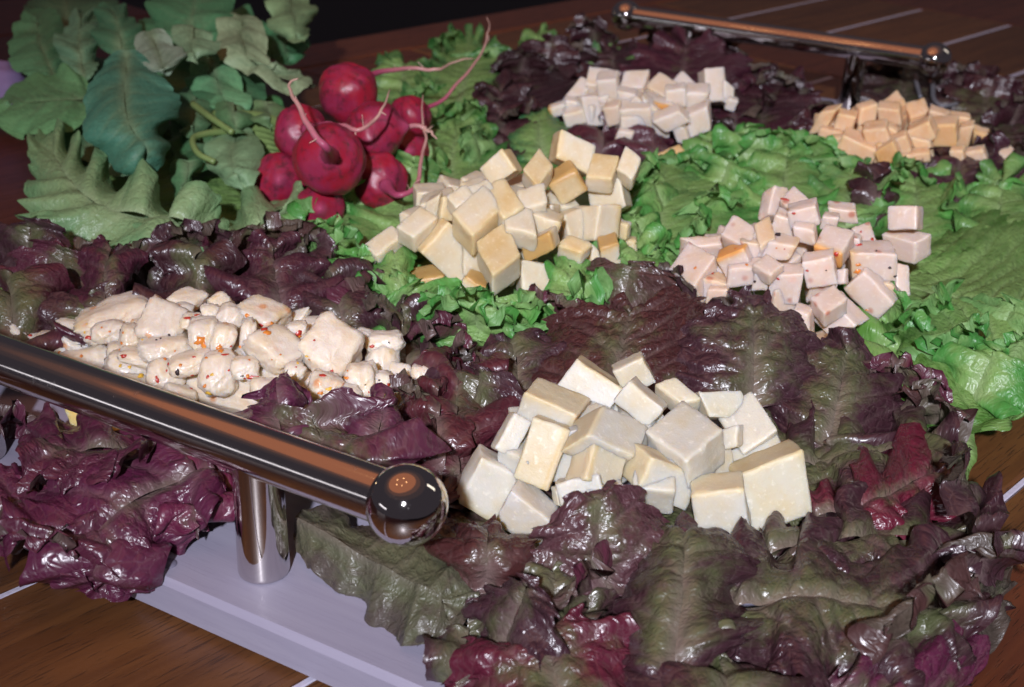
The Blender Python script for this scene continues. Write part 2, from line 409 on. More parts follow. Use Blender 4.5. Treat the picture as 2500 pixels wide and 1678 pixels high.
# ------------------------------------------------------------------ leaves
AWAY = np.array([FWD[0], FWD[1], 0]); AWAY /= np.linalg.norm(AWAY)
SIDE = np.array([RIGHT[0], RIGHT[1], 0]); SIDE -= AWAY * (SIDE @ AWAY); SIDE /= np.linalg.norm(SIDE)
def nums(s): return [float(x) for x in s.replace(',', ' ').split()]
ORD = ['first', 'second', 'third', 'fourth', 'fifth', 'sixth', 'seventh', 'eighth', 'ninth', 'tenth', 'eleventh', 'twelfth', 'thirteenth', 'fourteenth', 'fifteenth', 'sixteenth', 'seventeenth', 'eighteenth']
LEAF = {  # metres: three orders of ruffle (length, height), pointed lobes, small teeth, blisters, undulation, sideways folding
    'r': dict(rf=((.034, .0088), (.015, .0040), (.0066, .0013)), k=1.1, lob=.0105, ll=.0150, te=.0030, tl=.0055, b=.0020, bc=.0085, und=.0075, tg=.62),
    'g': dict(rf=((.027, .0080), (.0115, .0039), (.0054, .0014)), k=1.2, lob=.0040, ll=.0110, te=.0010, tl=.0042, b=.0012, bc=.0095, und=.0065, tg=.75),
    'm': dict(rf=((.044, .0085), (.019, .0030), (.0090, .0008)), k=1.0, lob=.0055, ll=.0230, te=.0034, tl=.0110, b=.0010, bc=.0130, und=.0080, tg=.5),
    'd': dict(rf=((.050, .0042), (.022, .0014), (.0100, .0002)), k=.9, lob=.0016, ll=.0300, te=.0012, tl=.0080, b=.0004, bc=.0120, und=.0060, tg=.3),
}
def cusp(x, seed):
    """sharp peaks with round bays between them, each of its own height"""
    k = np.floor(x + .5).astype(np.int64)
    return (1 - np.abs(np.sin(math.pi * x)) ** .75) * (.25 + .95 * hash2(k, k * 0 + 3, seed))
def parse(rows, zk=1.0):
    out = []
    for row in rows.split('/'):
        out.append([at(float(a) * D, float(b) * D, (1.75 + (float(c) - 1.75) * zk) * .01) for a, b, c in (p.split(',') for p in row.split())])
    return np.array(out)              # (n,3,3): left, middle, right per row
def leaf(name, kind, label, rows, color=None, shift=.5, seed=1, under=False, group=None, cat='lettuce leaf', res=1.0, zk=None, **over):
    P = dict(LEAF[kind]); P.update(over)
    if zk is None: zk = .8 if kind in 'rg' else 1.0
    R = parse(rows, zk) if isinstance(rows, str) else np.asarray(rows, float)
    n = len(R)
    if kind in 'rg':                    # broaden towards the hidden base, keep the tip where it is
        wd = np.linspace(1.22, 1.06, n)[:, None]
        mid = R[:, 1].copy(); R = R.copy()
        for k_ in (0, 2): R[:, k_] = mid + (R[:, k_] - mid) * wd; R[:, k_, 2] -= .003
        R[0] += (R[0] - R[1]) * .18
    Q = np.concatenate([[2 * R[0] - R[1]], R, [2 * R[-1] - R[-2]]])
    def S(u, v):
        x = np.clip(u, -.15, 1.15) * (n - 1); i = np.clip(np.floor(x).astype(int), 0, n - 2); t = (x - i)[..., None, None]
        p0, p1, p2, p3 = Q[i], Q[i + 1], Q[i + 2], Q[i + 3]
        c = .5 * (2 * p1 + (p2 - p0) * t + (2 * p0 - 5 * p1 + 4 * p2 - p3) * t ** 2 + (3 * p1 - p0 - 3 * p2 + p3) * t ** 3)
        L, Md, Rr = c[..., 0, :], c[..., 1, :], c[..., 2, :]; vv = v[..., None]
        return Md + vv * (Rr - L) / 2 + vv ** 2 * ((Rr + L) / 2 - Md)
    uc, vc = np.array([.5]), np.array([0.0])
    N0 = np.cross(S(uc + .05, vc) - S(uc - .05, vc), S(uc, vc + .1) - S(uc, vc - .1))[0]
    if (N0 @ (CAM - S(uc, vc)[0]) < 0) != under:
        R = R[:, ::-1]; Q = Q[:, ::-1]
    mids = R[:, 1]; Ls = np.linalg.norm(np.diff(mids, axis=0), axis=1).sum(); W = np.linalg.norm(R[:, 2] - R[:, 0], axis=1).mean()
    dd = depth(mids.mean(0)); sp = .00095 * max(.42, dd) / .42 / res
    nt = int(np.clip((2.2 * Ls + W) / sp, 90, 480)); nr = int(np.clip(W * .5 / sp / 1.35, 14, 44))
    t = np.linspace(0, 1, nt); a = math.tau * t
    um = (1 - np.cos(a)) / 2; vm = -np.sign(np.sin(a)) * np.abs(np.sin(a)) ** .55
    uf = um * .80 + .02
    mg = S(um, vm); s = np.concatenate([[0], np.cumsum(np.linalg.norm(np.diff(mg, axis=0), axis=1))])
    dist = np.linalg.norm(mg - S(uf, 0 * uf), axis=1) + 1e-4
    z0 = np.zeros(nt)
    fade = np.clip(np.sin(math.pi * t) * 3, 0, 1)
    lob = P['lob'] / dist * (cusp(s / P['ll'] + .9 * vnoise(s / .03, z0 + seed, seed), seed) - .30) * fade
    tooth = P['te'] / dist * cusp(s / P['tl'] + .9 * vnoise(s / .011, z0 + 5 + seed, seed + 2), seed + 2) * fade
    big = (.04 if kind == 'd' else .10) * fbm(s / .05, z0 + seed * 1.3, seed + 4, 2) * fade
    Fm = 1 + np.clip(lob + tooth + big, -.45, .6)
    rr = 1 - (1 - np.linspace(0, 1, nr)) ** 1.25
    T_, R_ = np.meshgrid(np.arange(nt), rr, indexing='ij')
    fac = 1 + (Fm[:, None] - 1) * R_ ** 2.5
    u = uf[:, None] + (um - uf)[:, None] * R_ * fac; v = vm[:, None] * R_ * fac
    B = S(u, v)
    e = .02
    Nn = np.cross(S(u + e, v) - S(u - e, v), S(u, v + e * 2) - S(u, v - e * 2)); Nn /= np.linalg.norm(Nn, axis=-1)[..., None] + 1e-9
    Tg = np.gradient(mg, axis=0); Tg /= np.linalg.norm(Tg, axis=1)[:, None] + 1e-9
    x = u * Ls; y = v * W / 2
    side = np.abs(y)
    und = P['und'] * fbm(x / .045 + seed * .7, y / .045 + seed, seed + 3, 2) * (.35 + .65 * R_)
    rib = np.exp(-(side / (.0034 * (1.05 - .8 * np.clip(u, 0, 1)))) ** 2) * np.clip(1.15 - u, 0, 1)
    q = (x - side * .75) / .017 + .35 * vnoise(x / .02, y / .02, seed + 8) + np.where(t[:, None] < .5, .0, .4)
    vein = np.exp(-(((q % 1) - .5) / .10) ** 2) * np.clip(side / .006, 0, 1) * (1 - .55 * R_)
    w1 = worley(x / P['bc'], y / P['bc'], seed + 21)
    bull = P['b'] * np.clip(1 - (w1 / .80) ** 2, 0, 1) * (1 - rib) * (1 - .55 * vein) * (1 - .35 * R_ ** 4)
    w2 = worley(x / P['bc'] * 2.1 + 5, y / P['bc'] * 2.1, seed + 31)
    bull += .45 * P['b'] * np.clip(1 - (w2 / .8) ** 2, 0, 1) * (1 - rib)
    sN = s[:, None] + 0 * R_
    wm = (1 - R_) * dist[:, None]                       # distance from the margin
    ruff = 0; tang = 0
    for q_, (lam, amp) in enumerate(P['rf']):
        am = np.clip(.72 + .75 * fbm(sN / (lam * 1.7), z0[:, None] + seed + 3 * q_, seed + 41 + q_, 2), .12, 1.4) * fade[:, None]
        th = math.tau * sN / lam + 2.4 * vnoise(sN / (lam * 1.3), z0[:, None] + seed, seed + 51 + q_) + 1.2 * vnoise(sN / lam, wm / lam * 1.5, seed + 55 + q_)
        dec = np.exp(-(wm / (.62 * lam)) ** 1.4) * P['k'] * amp * am
        ruff = ruff + dec * np.sin(th)
        tang = tang - P['tg'] * .62 * dec * np.sin(2 * th)
    outw = (mg - S(uf, 0 * uf)) / dist[:, None]
    outd = -.30 * np.abs(ruff)
    V = B + Nn * (und + bull + ruff - .0012 * rib - P.get('vd', .0006) * vein)[..., None] + Tg[:, None, :] * tang[..., None] + outw[:, None, :] * outd[..., None]
    V[..., 2] = np.maximum(V[..., 2], .0012 + .0004 * (seed % 5))
    idx = np.arange(nt * nr).reshape(nt, nr)
    Fc = np.stack([idx[:-1, :-1], idx[:-1, 1:], idx[1:, 1:], idx[1:, :-1]], -1).reshape(-1, 4)
    ribm = np.clip(rib + .55 * vein * np.clip(1.1 - R_, 0, 1), 0, 1)
    cm = np.stack([R_, ribm, np.clip(u, 0, 1), np.ones_like(R_)], -1).reshape(-1, 4)
    uv = np.stack([x * 100, y * 100], -1).reshape(-1, 2)
    Vf = V.reshape(-1, 3)
    # keep face winding in agreement with the surface normal
    i0 = idx[nt // 4, nr // 2]; i1 = idx[nt // 4, nr // 2 + 1]; i2 = idx[nt // 4 + 1, nr // 2]
    c3 = np.cross(Vf[i1] - Vf[i0], Vf[i2] - Vf[i0])
    if (c3 @ Nn[nt // 4, nr // 2]) < 0: Fc = Fc[:, ::-1]
    o = mesh_obj(name, Vf, np.ascontiguousarray(Fc), MAT[kind], colattr=cm, uv=uv, loc=mids.mean(0))
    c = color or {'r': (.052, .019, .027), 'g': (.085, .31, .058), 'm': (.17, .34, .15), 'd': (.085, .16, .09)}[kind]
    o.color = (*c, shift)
    return tag(o, label, cat, group)

TIPN = {}
def tips(kind, where, pts, seed, colors, H=(.020, .034), W=(.028, .046), shift=.6):
    """small upright frilled leaf tips that fill the bed between the bigger leaves"""
    P = sorted(nums(p) for p in pts.split(';'))
    for i, (px, py) in enumerate(P):
        rs = np.random.RandomState(seed + i * 13)
        c = at(px * D, py * D, .0215)
        hx = rs.uniform(-1.2, 1.2); d = -AWAY * math.cos(hx) + SIDE * math.sin(hx)
        if rs.rand() < .3: d = -d
        sd = np.cross(d, [0, 0, 1.0]); sc = 1.0 if depth(c) < .6 else 1.1
        w_ = rs.uniform(*W) * sc; L_ = rs.uniform(.010, .022) * sc; h_ = rs.uniform(*H) * sc; up = np.array([0, 0, 1.0]); tw = rs.uniform(-.006, .006)
        rows = []
        for q, f, g in ((0, .40, 0.0), (.55, .56, .75), (1.0, .46, 1.0)):
            m = c + d * (L_ * (q - .5)) + up * (h_ * g); rows.append([m - sd * w_ * f - up * (.004 + tw * q), m, m + sd * w_ * f - up * (.004 - tw * q)])
        n_ = 'leftmost' if i == 0 else 'rightmost' if i == len(P) - 1 else (ORD[i] if i < len(ORD) else 'next') + ' from left'
        lb = f"{'curly green' if kind == 'g' else 'frilled red'} leaf tip, {n_} of those {where}"
        leaf('green_lettuce_leaf' if kind == 'g' else 'red_lettuce_leaf', kind, lb, np.array(rows), colors[i % len(colors)], shift, seed + i * 7, group=f"small leaf tips {where}", res=.95, rf=((.022, .0052), (.0105, .0032), (.0052, .0012)), und=.004, lob=.0075 if kind == 'r' else .0036, ll=.012)

RED = 'red_lettuce_leaf'; GRN = 'green_lettuce_leaf'; ROM = 'pale_lettuce_leaf'; RAD = 'radish_leaf'
GR, GG, GD = 'red lettuce leaves on the tray', 'green frilly lettuce leaves on the tray', 'leaves of the radish bunch'
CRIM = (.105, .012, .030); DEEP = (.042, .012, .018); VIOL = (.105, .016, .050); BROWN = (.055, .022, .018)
def red(label, rows, **k): leaf(RED, 'r', label, rows, group=GR, **k)
def green(label, rows, **k): leaf(GRN, 'g', label, rows, group=GG, **k)
def pale(label, rows, **k): leaf(ROM, 'm', label, rows, group='pale lettuce leaves on the left', **k)
def rad(label, rows, **k): leaf(RAD, 'd', label, rows, group=GD, cat='radish leaf', **k)

# -- in front of the ivory heap
red('brown red leaf with a ragged crown standing against the ivory cheese heap', '1230,1330,3 1380,1340,3 1560,1330,3/1190,1240,4.2 1370,1230,4.6 1560,1210,4.3/1240,1135,5.2 1370,1085,5.9 1500,1110,5.4', seed=3, zk=1.12, shift=.62, color=(.085, .032, .040), k=0.60)
leaf(RED, 'r', 'dull grey green leaf underside drooping over the tray edge below the bar ball', '660,1260,2.3 690,1190,3.2 720,1110,3.7/780,1345,2.2 830,1270,3.5 870,1180,3.9/900,1430,2.2 960,1340,3.6 1010,1230,3.8/1010,1495,2.1 1070,1410,3.1 1130,1330,3.5', group=GR, seed=5, under=True, shift=.28, k=0.27, lob=.0015, b=.0014, te=.0004)
red('small glossy curled brown leaf with a pink rib right of the bar ball', '1000,1300,3.4 1110,1345,3.6 1230,1310,3.6/1010,1230,4.4 1110,1250,5.2 1220,1230,4.8/1040,1180,4.2 1110,1180,4.8 1190,1190,4.5', seed=8, shift=.75, k=0.40, color=(.075, .022, .022))
red('wine red leaf with a pink rib at the bottom edge beside the tray board', '1050,1680,1.8 1300,1670,3 1560,1650,3/1020,1560,2.2 1260,1510,3.8 1500,1500,3.5/1130,1420,2.9 1230,1395,4.2 1400,1405,3.9', seed=11, shift=.62, color=CRIM)
red('tall folded olive brown leaf with a pale lit flank at the bottom centre', '1420,1490,3 1540,1510,4.2 1670,1450,3.5/1440,1340,4 1560,1300,5.6 1680,1310,4.4/1480,1220,4.2 1560,1190,5.1 1650,1220,4.4', seed=14, shift=.44, k=0.53)
green('small bright green leaf heart peeping out from under the folded brown leaf', '1440,1480,3 1530,1490,3 1620,1450,3/1450,1400,4 1530,1390,4.2 1610,1390,4/1480,1370,4.2 1540,1360,4.4 1590,1370,4.2', seed=15, color=(0.256, 0.442, 0.120), k=0.27)
red('broad blistered dark leaf with a white rib at the lower right', '1640,1250,3.5 1660,1380,3.8 1650,1510,3.2/1830,1220,3.7 1850,1350,4.4 1830,1560,3.2/2020,1250,3.3 2050,1390,4 2010,1610,2.6/2200,1330,2.4 2230,1440,2.6 2180,1590,1.8', seed=17, shift=.48, b=.0024)
red('dark leaf lying along the right foot of the ivory cheese heap', '1640,1250,3 1660,1290,3.2 1680,1330,3.2/1850,1180,3.2 1880,1240,3.6 1890,1310,3.3/2050,1160,2.6 2080,1230,3.1 2080,1320,2.8/2270,1120,1.9 2280,1220,2.2 2240,1310,1.9', seed=19, shift=.5)
red('crimson leaf with a raised ragged peak at the right of the ivory heap', '1850,1130,3 1860,1180,3.2 1880,1220,3/1960,1060,3.6 1990,1140,4 2010,1200,3.3/2050,985,4 2100,1090,3.8 2120,1180,2.7/2180,1020,2.6 2200,1080,2.4 2210,1150,2', seed=23, shift=.72, color=(.13, .012, .030), k=0.67)
red('purple leaf at the bottom right corner hanging over the brown table', '1760,1640,2.2 1900,1570,3 1950,1500,3.2/1950,1680,1.5 2060,1600,2.6 2090,1470,3.2/2120,1600,.9 2200,1530,1.6 2210,1430,2.1', seed=29, shift=.66, color=VIOL)
red('dark leaf at the middle of the bottom edge below the folded leaf', '1480,1690,2.2 1640,1700,2.4 1800,1690,2.2/1500,1570,2.8 1650,1550,3.8 1800,1560,3/1560,1490,3 1660,1450,3.7 1760,1490,3.2', seed=31, shift=.45)
red('lilac lit leaf tip reaching farthest right over the dark table', '2000,1330,2.7 2040,1400,2.8 2030,1480,2.5/2170,1290,1.9 2200,1380,2.2 2170,1480,1.6/2300,1240,1 2310,1350,1.3 2270,1460,.8', seed=37, shift=.58)
red('small dark leaf filling the gap between the ragged crown leaf and the pink ribbed leaf', '1180,1440,2.8 1260,1450,3 1340,1440,2.8/1180,1370,3.4 1260,1360,3.8 1350,1360,3.4/1200,1310,3.6 1260,1290,4 1330,1300,3.6', seed=39, shift=.4)
red('flat olive leaf under the front of the ivory heap beside the bar ball', '980,1210,2.4 1100,1290,2.5 1250,1330,2.4/1200,1130,2.5 1400,1230,2.6 1500,1330,2.5/1500,1100,2.5 1700,1200,2.6 1760,1290,2.5', seed=40, shift=.25, k=0.27)
# -- behind the ivory heap
red('dark leaf with a wide scalloped crown in front of the speckled pink cheese', '1560,900,3.2 1720,910,3.6 1880,880,3.2/1590,780,4.8 1720,780,5.2 1850,790,4.8/1620,700,5.7 1720,670,6.2 1820,695,5.8', seed=41, b=.0026, zk=1, shift=.55, k=0.47)
red('dark brown leaf with a horned crown left of the scalloped crown leaf', '1170,910,3 1400,940,3.2 1610,890,3.2/1210,780,4 1420,790,4.8 1620,760,4.7/1250,700,4.6 1450,690,5.3 1600,645,5.7', seed=43, b=.0026, zk=1, shift=.7, color=(.060, .017, .018), k=0.47)
red('blistered dark leaf with a pale rib behind the right of the ivory heap', '1740,930,3 1890,1000,3.2 2070,1010,2.6/1780,850,4.1 1920,880,4.5 2060,890,3.4/1830,780,4.8 1930,775,5.2 2020,820,4.4', seed=47, shift=.5, b=.0022)
red('low dark leaf under the crimson peak leaf on the right', '1760,1010,3 1780,1060,3 1800,1110,3/1950,940,2.9 1980,1030,3.3 1990,1110,3/2130,965,2.2 2170,1030,2.5 2150,1110,2', seed=53, shift=.4)
red('dark leaf behind the top of the ivory heap filling the middle', '1100,1010,2.8 1280,1020,2.8 1500,990,2.8/1140,880,3.2 1320,870,3.4 1530,850,3.4/1200,800,3.4 1340,790,3.6 1500,790,3.6', seed=57, b=.0026, shift=.5)
red('frilled purple leaf between the dressed cheese and the ivory heap', '950,1130,3.4 1050,1130,3.4 1150,1100,3.4/930,990,4.1 1040,980,4.8 1160,970,4.2/960,850,4.2 1050,815,4.7 1150,860,4.2', seed=59, shift=.7, color=(.085, .016, .026))
red('upright glossy red leaf right of the dressed cheese heap', '950,1110,3.8 1010,1120,3.8 1075,1090,3.8/940,970,4.9 1000,955,5.2 1065,970,4.9/955,880,5.1 1000,865,5.3 1045,890,5.1', seed=61, shift=.75, color=(.085, .017, .024))
red('left end of the dark leaves behind the ivory heap near a bare patch of board', '1110,970,3 1200,970,3.2 1290,930,3.2/1110,870,3.6 1180,850,4.1 1280,830,4/1110,790,4 1170,770,4.3 1230,790,4.2', seed=67, shift=.55)
red('olive leaf with purple rim below the dressed cheese, behind the handle bar', '600,1060,4 760,1100,4.4 950,1090,4.4/570,990,4.8 730,1000,5.4 920,1010,5/560,950,5 700,945,5.6 900,955,5.2', seed=71, zk=1, shift=.5, color=(.085, .018, .040), lob=.012, ll=.03)
red('left purple leaf horn standing in front of the dressed cheese', '575,980,4.9 640,1000,5.2 720,985,5/570,905,5.6 635,915,6 700,920,5.6/590,850,6.2 640,830,6.5 690,870,6.2', seed=72, zk=1, shift=.85, color=(.095, .016, .048), k=.7)
red('right purple leaf horn curving up beside the end of the dressed cheese', '790,1010,4.9 850,1030,5.2 920,1010,5/820,950,5.4 870,960,5.8 910,960,5.4/850,905,5.8 880,885,6.1 905,905,5.8', seed=74, zk=1, shift=.85, color=(.095, .016, .046), k=.7)
red('olive blistered leaf half hidden behind the near handle bar', '590,950,4.6 600,1000,4.4 640,1060,4/740,950,4.9 770,1010,5.1 800,1080,4.6/900,1000,4.5 940,1050,4.5 960,1110,4', seed=73, shift=.22, k=0.40, lob=.0015)
# -- lower left, hanging over the table
red('large vivid purple leaf hanging over the left front tray edge', '520,1170,3.2 470,1080,4.2 380,1000,4.6/420,1230,2.5 330,1130,4.2 220,1010,4.6/350,1290,1.6 230,1220,3.2 60,1070,4.2/300,1350,.8 160,1320,1.7 20,1200,2.7', seed=79, shift=.78, color=VIOL)
red('purple ruffled leaf just under the left end of the near bar', '300,1080,4.6 330,1030,4.8 340,960,4.8/180,1090,4.7 190,1020,5.2 200,940,5.1/40,1100,4.2 40,1030,4.7 30,935,4.7', seed=83, shift=.72, color=(.090, .014, .038))
red('lowest purple leaf tip curling down to the table at the left', '360,1200,2.5 280,1180,3.1 170,1180,3.1/350,1290,1.6 240,1270,2.6 120,1260,2.3/340,1355,.8 220,1375,1.1 100,1345,.9', seed=89, shift=.8, color=VIOL)
red('purple leaf cut off by the left edge of the picture', '150,1190,3.4 120,1120,3.9 100,1050,4.1/40,1240,2.6 10,1160,3.3 -20,1070,3.7/-40,1290,2 -90,1200,2.5 -120,1090,3.1', seed=97, shift=.75, color=VIOL)
red('magenta frilled leaf touching the near handle post', '545,1080,4 480,1060,4.2 390,1050,4.3/535,1150,3.3 450,1150,3.9 360,1150,3.9/510,1200,2.5 430,1225,2.6 340,1235,2.6', seed=101, shift=.82, color=(.14, .018, .055))
# -- behind the dressed heap
red('purple leaf spike standing over the left of the dressed cheese', '120,760,3.4 240,780,3.4 350,740,3.4/155,650,5 240,650,5.5 325,640,5.1/190,560,6.1 260,535,6.5 315,560,6.1', seed=103, shift=.72, color=(.070, .014, .030))
red('dark arched leaf behind the top of the dressed cheese', '330,750,3.4 450,750,3.6 580,740,3.4/345,660,4.9 450,650,5.3 565,650,4.9/375,605,5.4 450,590,5.7 545,600,5.4', seed=107, shift=.6, color=DEEP)
red('purple leaf behind the flat topped lump of dressed cheese', '515,750,3.4 640,740,3.6 770,730,3.4/525,640,4.9 630,640,5.2 745,630,4.9/555,565,5.6 620,545,6.1 705,565,5.6', seed=109, shift=.7, color=(.062, .015, .028))
red('red brown leaf between the dressed cheese and the green frill', '675,800,3 790,800,3.2 905,780,3/685,680,4.1 770,680,4.6 865,690,4.1/695,585,4.7 740,575,5.1 805,620,4.7', seed=113, shift=.68)
red('mottled red and green leaf at the left edge above the handle bar', '-80,820,3 20,840,3.2 160,820,3/-60,710,4.1 30,710,4.6 150,700,4.1/-30,645,4.4 30,645,4.9 130,650,4.4', seed=127, shift=.48, color=(.085, .016, .030))
red('small dark leaf right of the round white lump of dressed cheese', '830,860,3 930,880,3.2 1040,860,3/850,770,3.9 920,770,4.2 1020,780,3.9/870,705,4.1 920,695,4.4 1000,730,4.1', seed=131, shift=.55)
red('olive and red leaf behind the left lumps of dressed cheese', '60,800,2.8 200,820,2.8 330,800,2.8/90,740,3.8 210,730,4.2 330,720,3.8/120,690,4.2 210,680,4.6 310,680,4.2', seed=133, shift=.4)
# -- green frill round the smoked heap
green('tightly curled green leaf left of the smoked cheese below the radishes', '930,450,2.8 910,580,2.8 900,710,2.8/820,430,3.3 780,570,3.7 830,730,3.3/735,480,3 695,560,3.2 755,690,2.6', seed=137)
green('green leaf tongue standing in front of the left smoked cubes', '880,720,3 960,740,3 1040,720,3/855,630,4.5 910,640,4.6 965,640,4.5/855,565,5 900,550,5.2 960,575,4.9', seed=139, zk=1, k=0.53)
green('green frill spilling down towards the bare board below the smoked cheese', '1300,650,3.2 1120,660,3 940,650,3/1290,710,3.3 1100,730,3.7 890,700,3.3/1230,760,2.6 1080,805,2.1 950,765,2.6', seed=149)
green('green frill with raised points in front of the smoked cheese', '1010,740,2.8 1130,760,2.8 1280,740,2.8/1000,680,3.9 1130,700,4.3 1280,690,3.9/1010,670,4.2 1140,680,4.5 1260,670,4.2', seed=151)
green('cupped green tongue with a hollow top at the centre of the picture', '1230,740,3 1310,750,3 1390,730,3/1245,650,4.5 1300,660,4.5 1365,650,4.5/1250,570,5.3 1300,590,5.1 1355,570,5.3', seed=157, zk=1, k=0.47, lob=.011)
green('curly green leaf right of the cupped tongue', '1350,740,2.8 1460,750,3 1570,710,2.8/1360,640,3.9 1450,640,4.4 1550,620,3.9/1390,560,4.5 1460,545,4.8 1540,560,4.5', seed=163)
green('curly green leaf between the smoked cheese and the speckled pink cheese', '1410,600,2.8 1560,630,2.8 1720,590,2.8/1420,500,3.3 1560,490,3.8 1730,480,3.3/1450,380,3.5 1570,365,4.1 1710,385,3.5', seed=167)
green('smooth pale green leaf beside the right of the smoked cheese', '1445,560,3 1500,570,3.2 1590,560,3/1445,470,3.9 1510,470,4.2 1600,450,3.9/1450,380,4.3 1520,355,4.6 1590,380,4.3', seed=173, k=0.40, color=(0.136, 0.299, 0.090))
green('green leaf behind the top of the speckled pink cheese', '1690,480,3 1790,500,3 1900,480,3/1700,410,3.7 1790,400,4.2 1890,400,3.7/1730,365,4 1800,345,4.3 1860,365,4', seed=179)
green('green leaf below the orange cheese heap', '1850,490,3 1930,510,3 2030,500,3/1865,420,3.7 1940,430,4 2020,430,3.7/1890,380,4.1 1940,365,4.3 2000,385,4.1', seed=181, color=(0.088, 0.260, 0.072))
green('green leaf right of the lone pair of pink cubes', '1990,570,2.6 2080,580,2.8 2200,550,2.6/1995,470,3.5 2090,470,3.8 2210,460,3.5/2015,395,3.9 2080,380,4.1 2180,405,3.9', seed=191)
green('large ribbed green leaf fanning out at the right edge', '2060,580,3 2040,650,3.2 2000,730,3.2/2180,500,3.5 2190,680,4.2 2050,840,3.5/2300,420,3.3 2330,700,4 2160,950,2.5/2430,370,2.6 2480,740,3 2280,970,1.6', seed=193, vd=.002, und=.010, k=0.73, color=(0.096, 0.247, 0.042))
green('bright curly green leaf hanging over the right side of the board', '1960,720,3.2 2050,760,3 2160,760,3/1985,830,3.3 2100,870,3.2 2250,850,2.5/2070,955,2.4 2180,970,2.1 2330,940,1.4', seed=197, color=(0.136, 0.338, 0.060))
green('green curl above the right fan leaf at the picture edge', '2190,560,3 2270,580,3 2380,560,3/2200,480,3.8 2280,470,4.2 2390,470,3.8/2240,410,4.2 2290,390,4.4 2370,410,4.2', seed=199, color=(0.096, 0.273, 0.060))
green('thin bare green stem leaf hanging down at the right side of the board', '2185,930,2.3 2200,930,2.4 2215,930,2.3/2192,1020,1.6 2206,1020,1.7 2222,1020,1.6/2195,1105,1 2207,1110,1.1 2222,1105,1', seed=211, k=0.07, lob=.0015, te=0, b=.0002, color=(0.224, 0.416, 0.096))
green('curly green leaf right of the radishes', '930,480,2.8 1040,490,3 1130,450,3/925,380,3.5 1030,370,4.2 1135,350,3.7/970,290,4.1 1050,265,4.5 1140,300,4.1', seed=223, color=(0.048, 0.195, 0.036))
green('green leaf behind the radish roots', '900,270,3 1020,280,3 1140,260,3/960,180,3.7 1060,190,4.2 1190,180,3.7/1020,90,4.5 1070,75,4.7 1190,130,4.3', seed=227, color=(0.056, 0.182, 0.048))
green('small green leaf behind the topmost radish', '850,250,2.6 920,260,2.6 1010,260,2.6/855,190,3 920,180,3.3 1010,190,3/865,145,3.2 920,140,3.4 990,145,3.2', seed=229, color=(0.048, 0.156, 0.042))
green('smooth dark green leaf lobe behind the smoked cheese top', '1175,360,3 1240,370,3 1320,350,3/1175,300,3.7 1230,300,4.1 1300,290,3.9/1195,260,4.2 1235,248,4.4 1270,262,4.2', seed=233, k=0.24, lob=.0015, color=(0.056, 0.195, 0.072))
green('small green frill behind the white cheese', '1330,180,2.6 1390,185,2.6 1450,180,2.6/1340,130,3 1395,125,3.2 1450,130,3/1355,100,3.2 1400,92,3.4 1440,100,3.2', seed=239, color=(0.064, 0.195, 0.060))
green('tiny green curl sticking up from the dark red leaves at the back', '1180,150,2.6 1220,155,2.6 1270,150,2.6/1185,115,3 1225,110,3.2 1270,110,3/1195,85,3.3 1230,80,3.5 1265,85,3.3', seed=241, color=(0.080, 0.195, 0.048))
green('bright green leaf lying between the white cheese and the pink cheese', '1560,420,2.8 1640,430,2.8 1720,410,2.8/1570,360,3.4 1630,350,3.6 1700,360,3.4/1590,315,3.6 1630,305,3.8 1680,320,3.6', seed=251, color=(0.112, 0.312, 0.060))
green('green frill under the lowest radishes', '820,570,2.6 930,580,2.8 1020,550,2.8/820,490,3.1 920,490,3.6 1010,470,3.3/835,440,3.3 920,425,3.6 990,430,3.3', seed=257, color=(0.064, 0.234, 0.048))
green('bright green leaf at the left edge over the table', '-40,710,2 40,710,2 150,700,2/-40,630,2.7 50,630,3 150,640,2.7/-20,575,3.1 40,555,3.3 120,590,3.1', seed=263, color=(0.136, 0.312, 0.072))
green('green leaf under the middle of the speckled pink cheese', '1560,700,2.3 1750,760,2.3 1960,800,2.3/1600,560,2.4 1800,600,2.5 2000,640,2.4/1650,470,2.5 1800,480,2.6 1980,520,2.5', seed=269, k=0.27)
green('flat green leaf under the smoked cheese heap', '880,680,2.3 1100,700,2.3 1350,690,2.3/920,540,2.4 1150,540,2.5 1400,540,2.4/1050,380,2.5 1220,370,2.6 1420,380,2.5', seed=271, k=0.27)
# -- pale lettuce on the left
pale('large pale green leaf with a curled tip pointing up at the left', '510,660,2.6 570,560,3.1 620,500,3.2/330,605,3 380,500,4.6 440,455,4.8/100,540,3.6 210,460,4.8 300,405,5/50,430,3.8 130,365,5.2 205,335,5.4/85,300,5 108,280,5.3 132,285,5.2', seed=277, lob=.009)
pale('pale green leaf lobe beneath the front radish', '550,600,3 530,550,3.2 490,510,3.2/650,575,3 600,500,4.4 555,450,4/695,480,3.4 685,445,3.8 635,422,3.8', seed=281)
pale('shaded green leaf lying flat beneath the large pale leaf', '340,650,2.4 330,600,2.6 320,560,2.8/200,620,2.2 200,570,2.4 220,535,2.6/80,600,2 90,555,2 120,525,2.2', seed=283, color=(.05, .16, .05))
pale('pale leaf patch between the red spikes and the large pale leaf', '330,640,2.8 430,650,2.9 540,640,2.8/320,570,3.4 430,560,3.9 530,560,3.4/340,500,3.6 430,490,4.1 520,500,3.6', seed=285, te=.003)
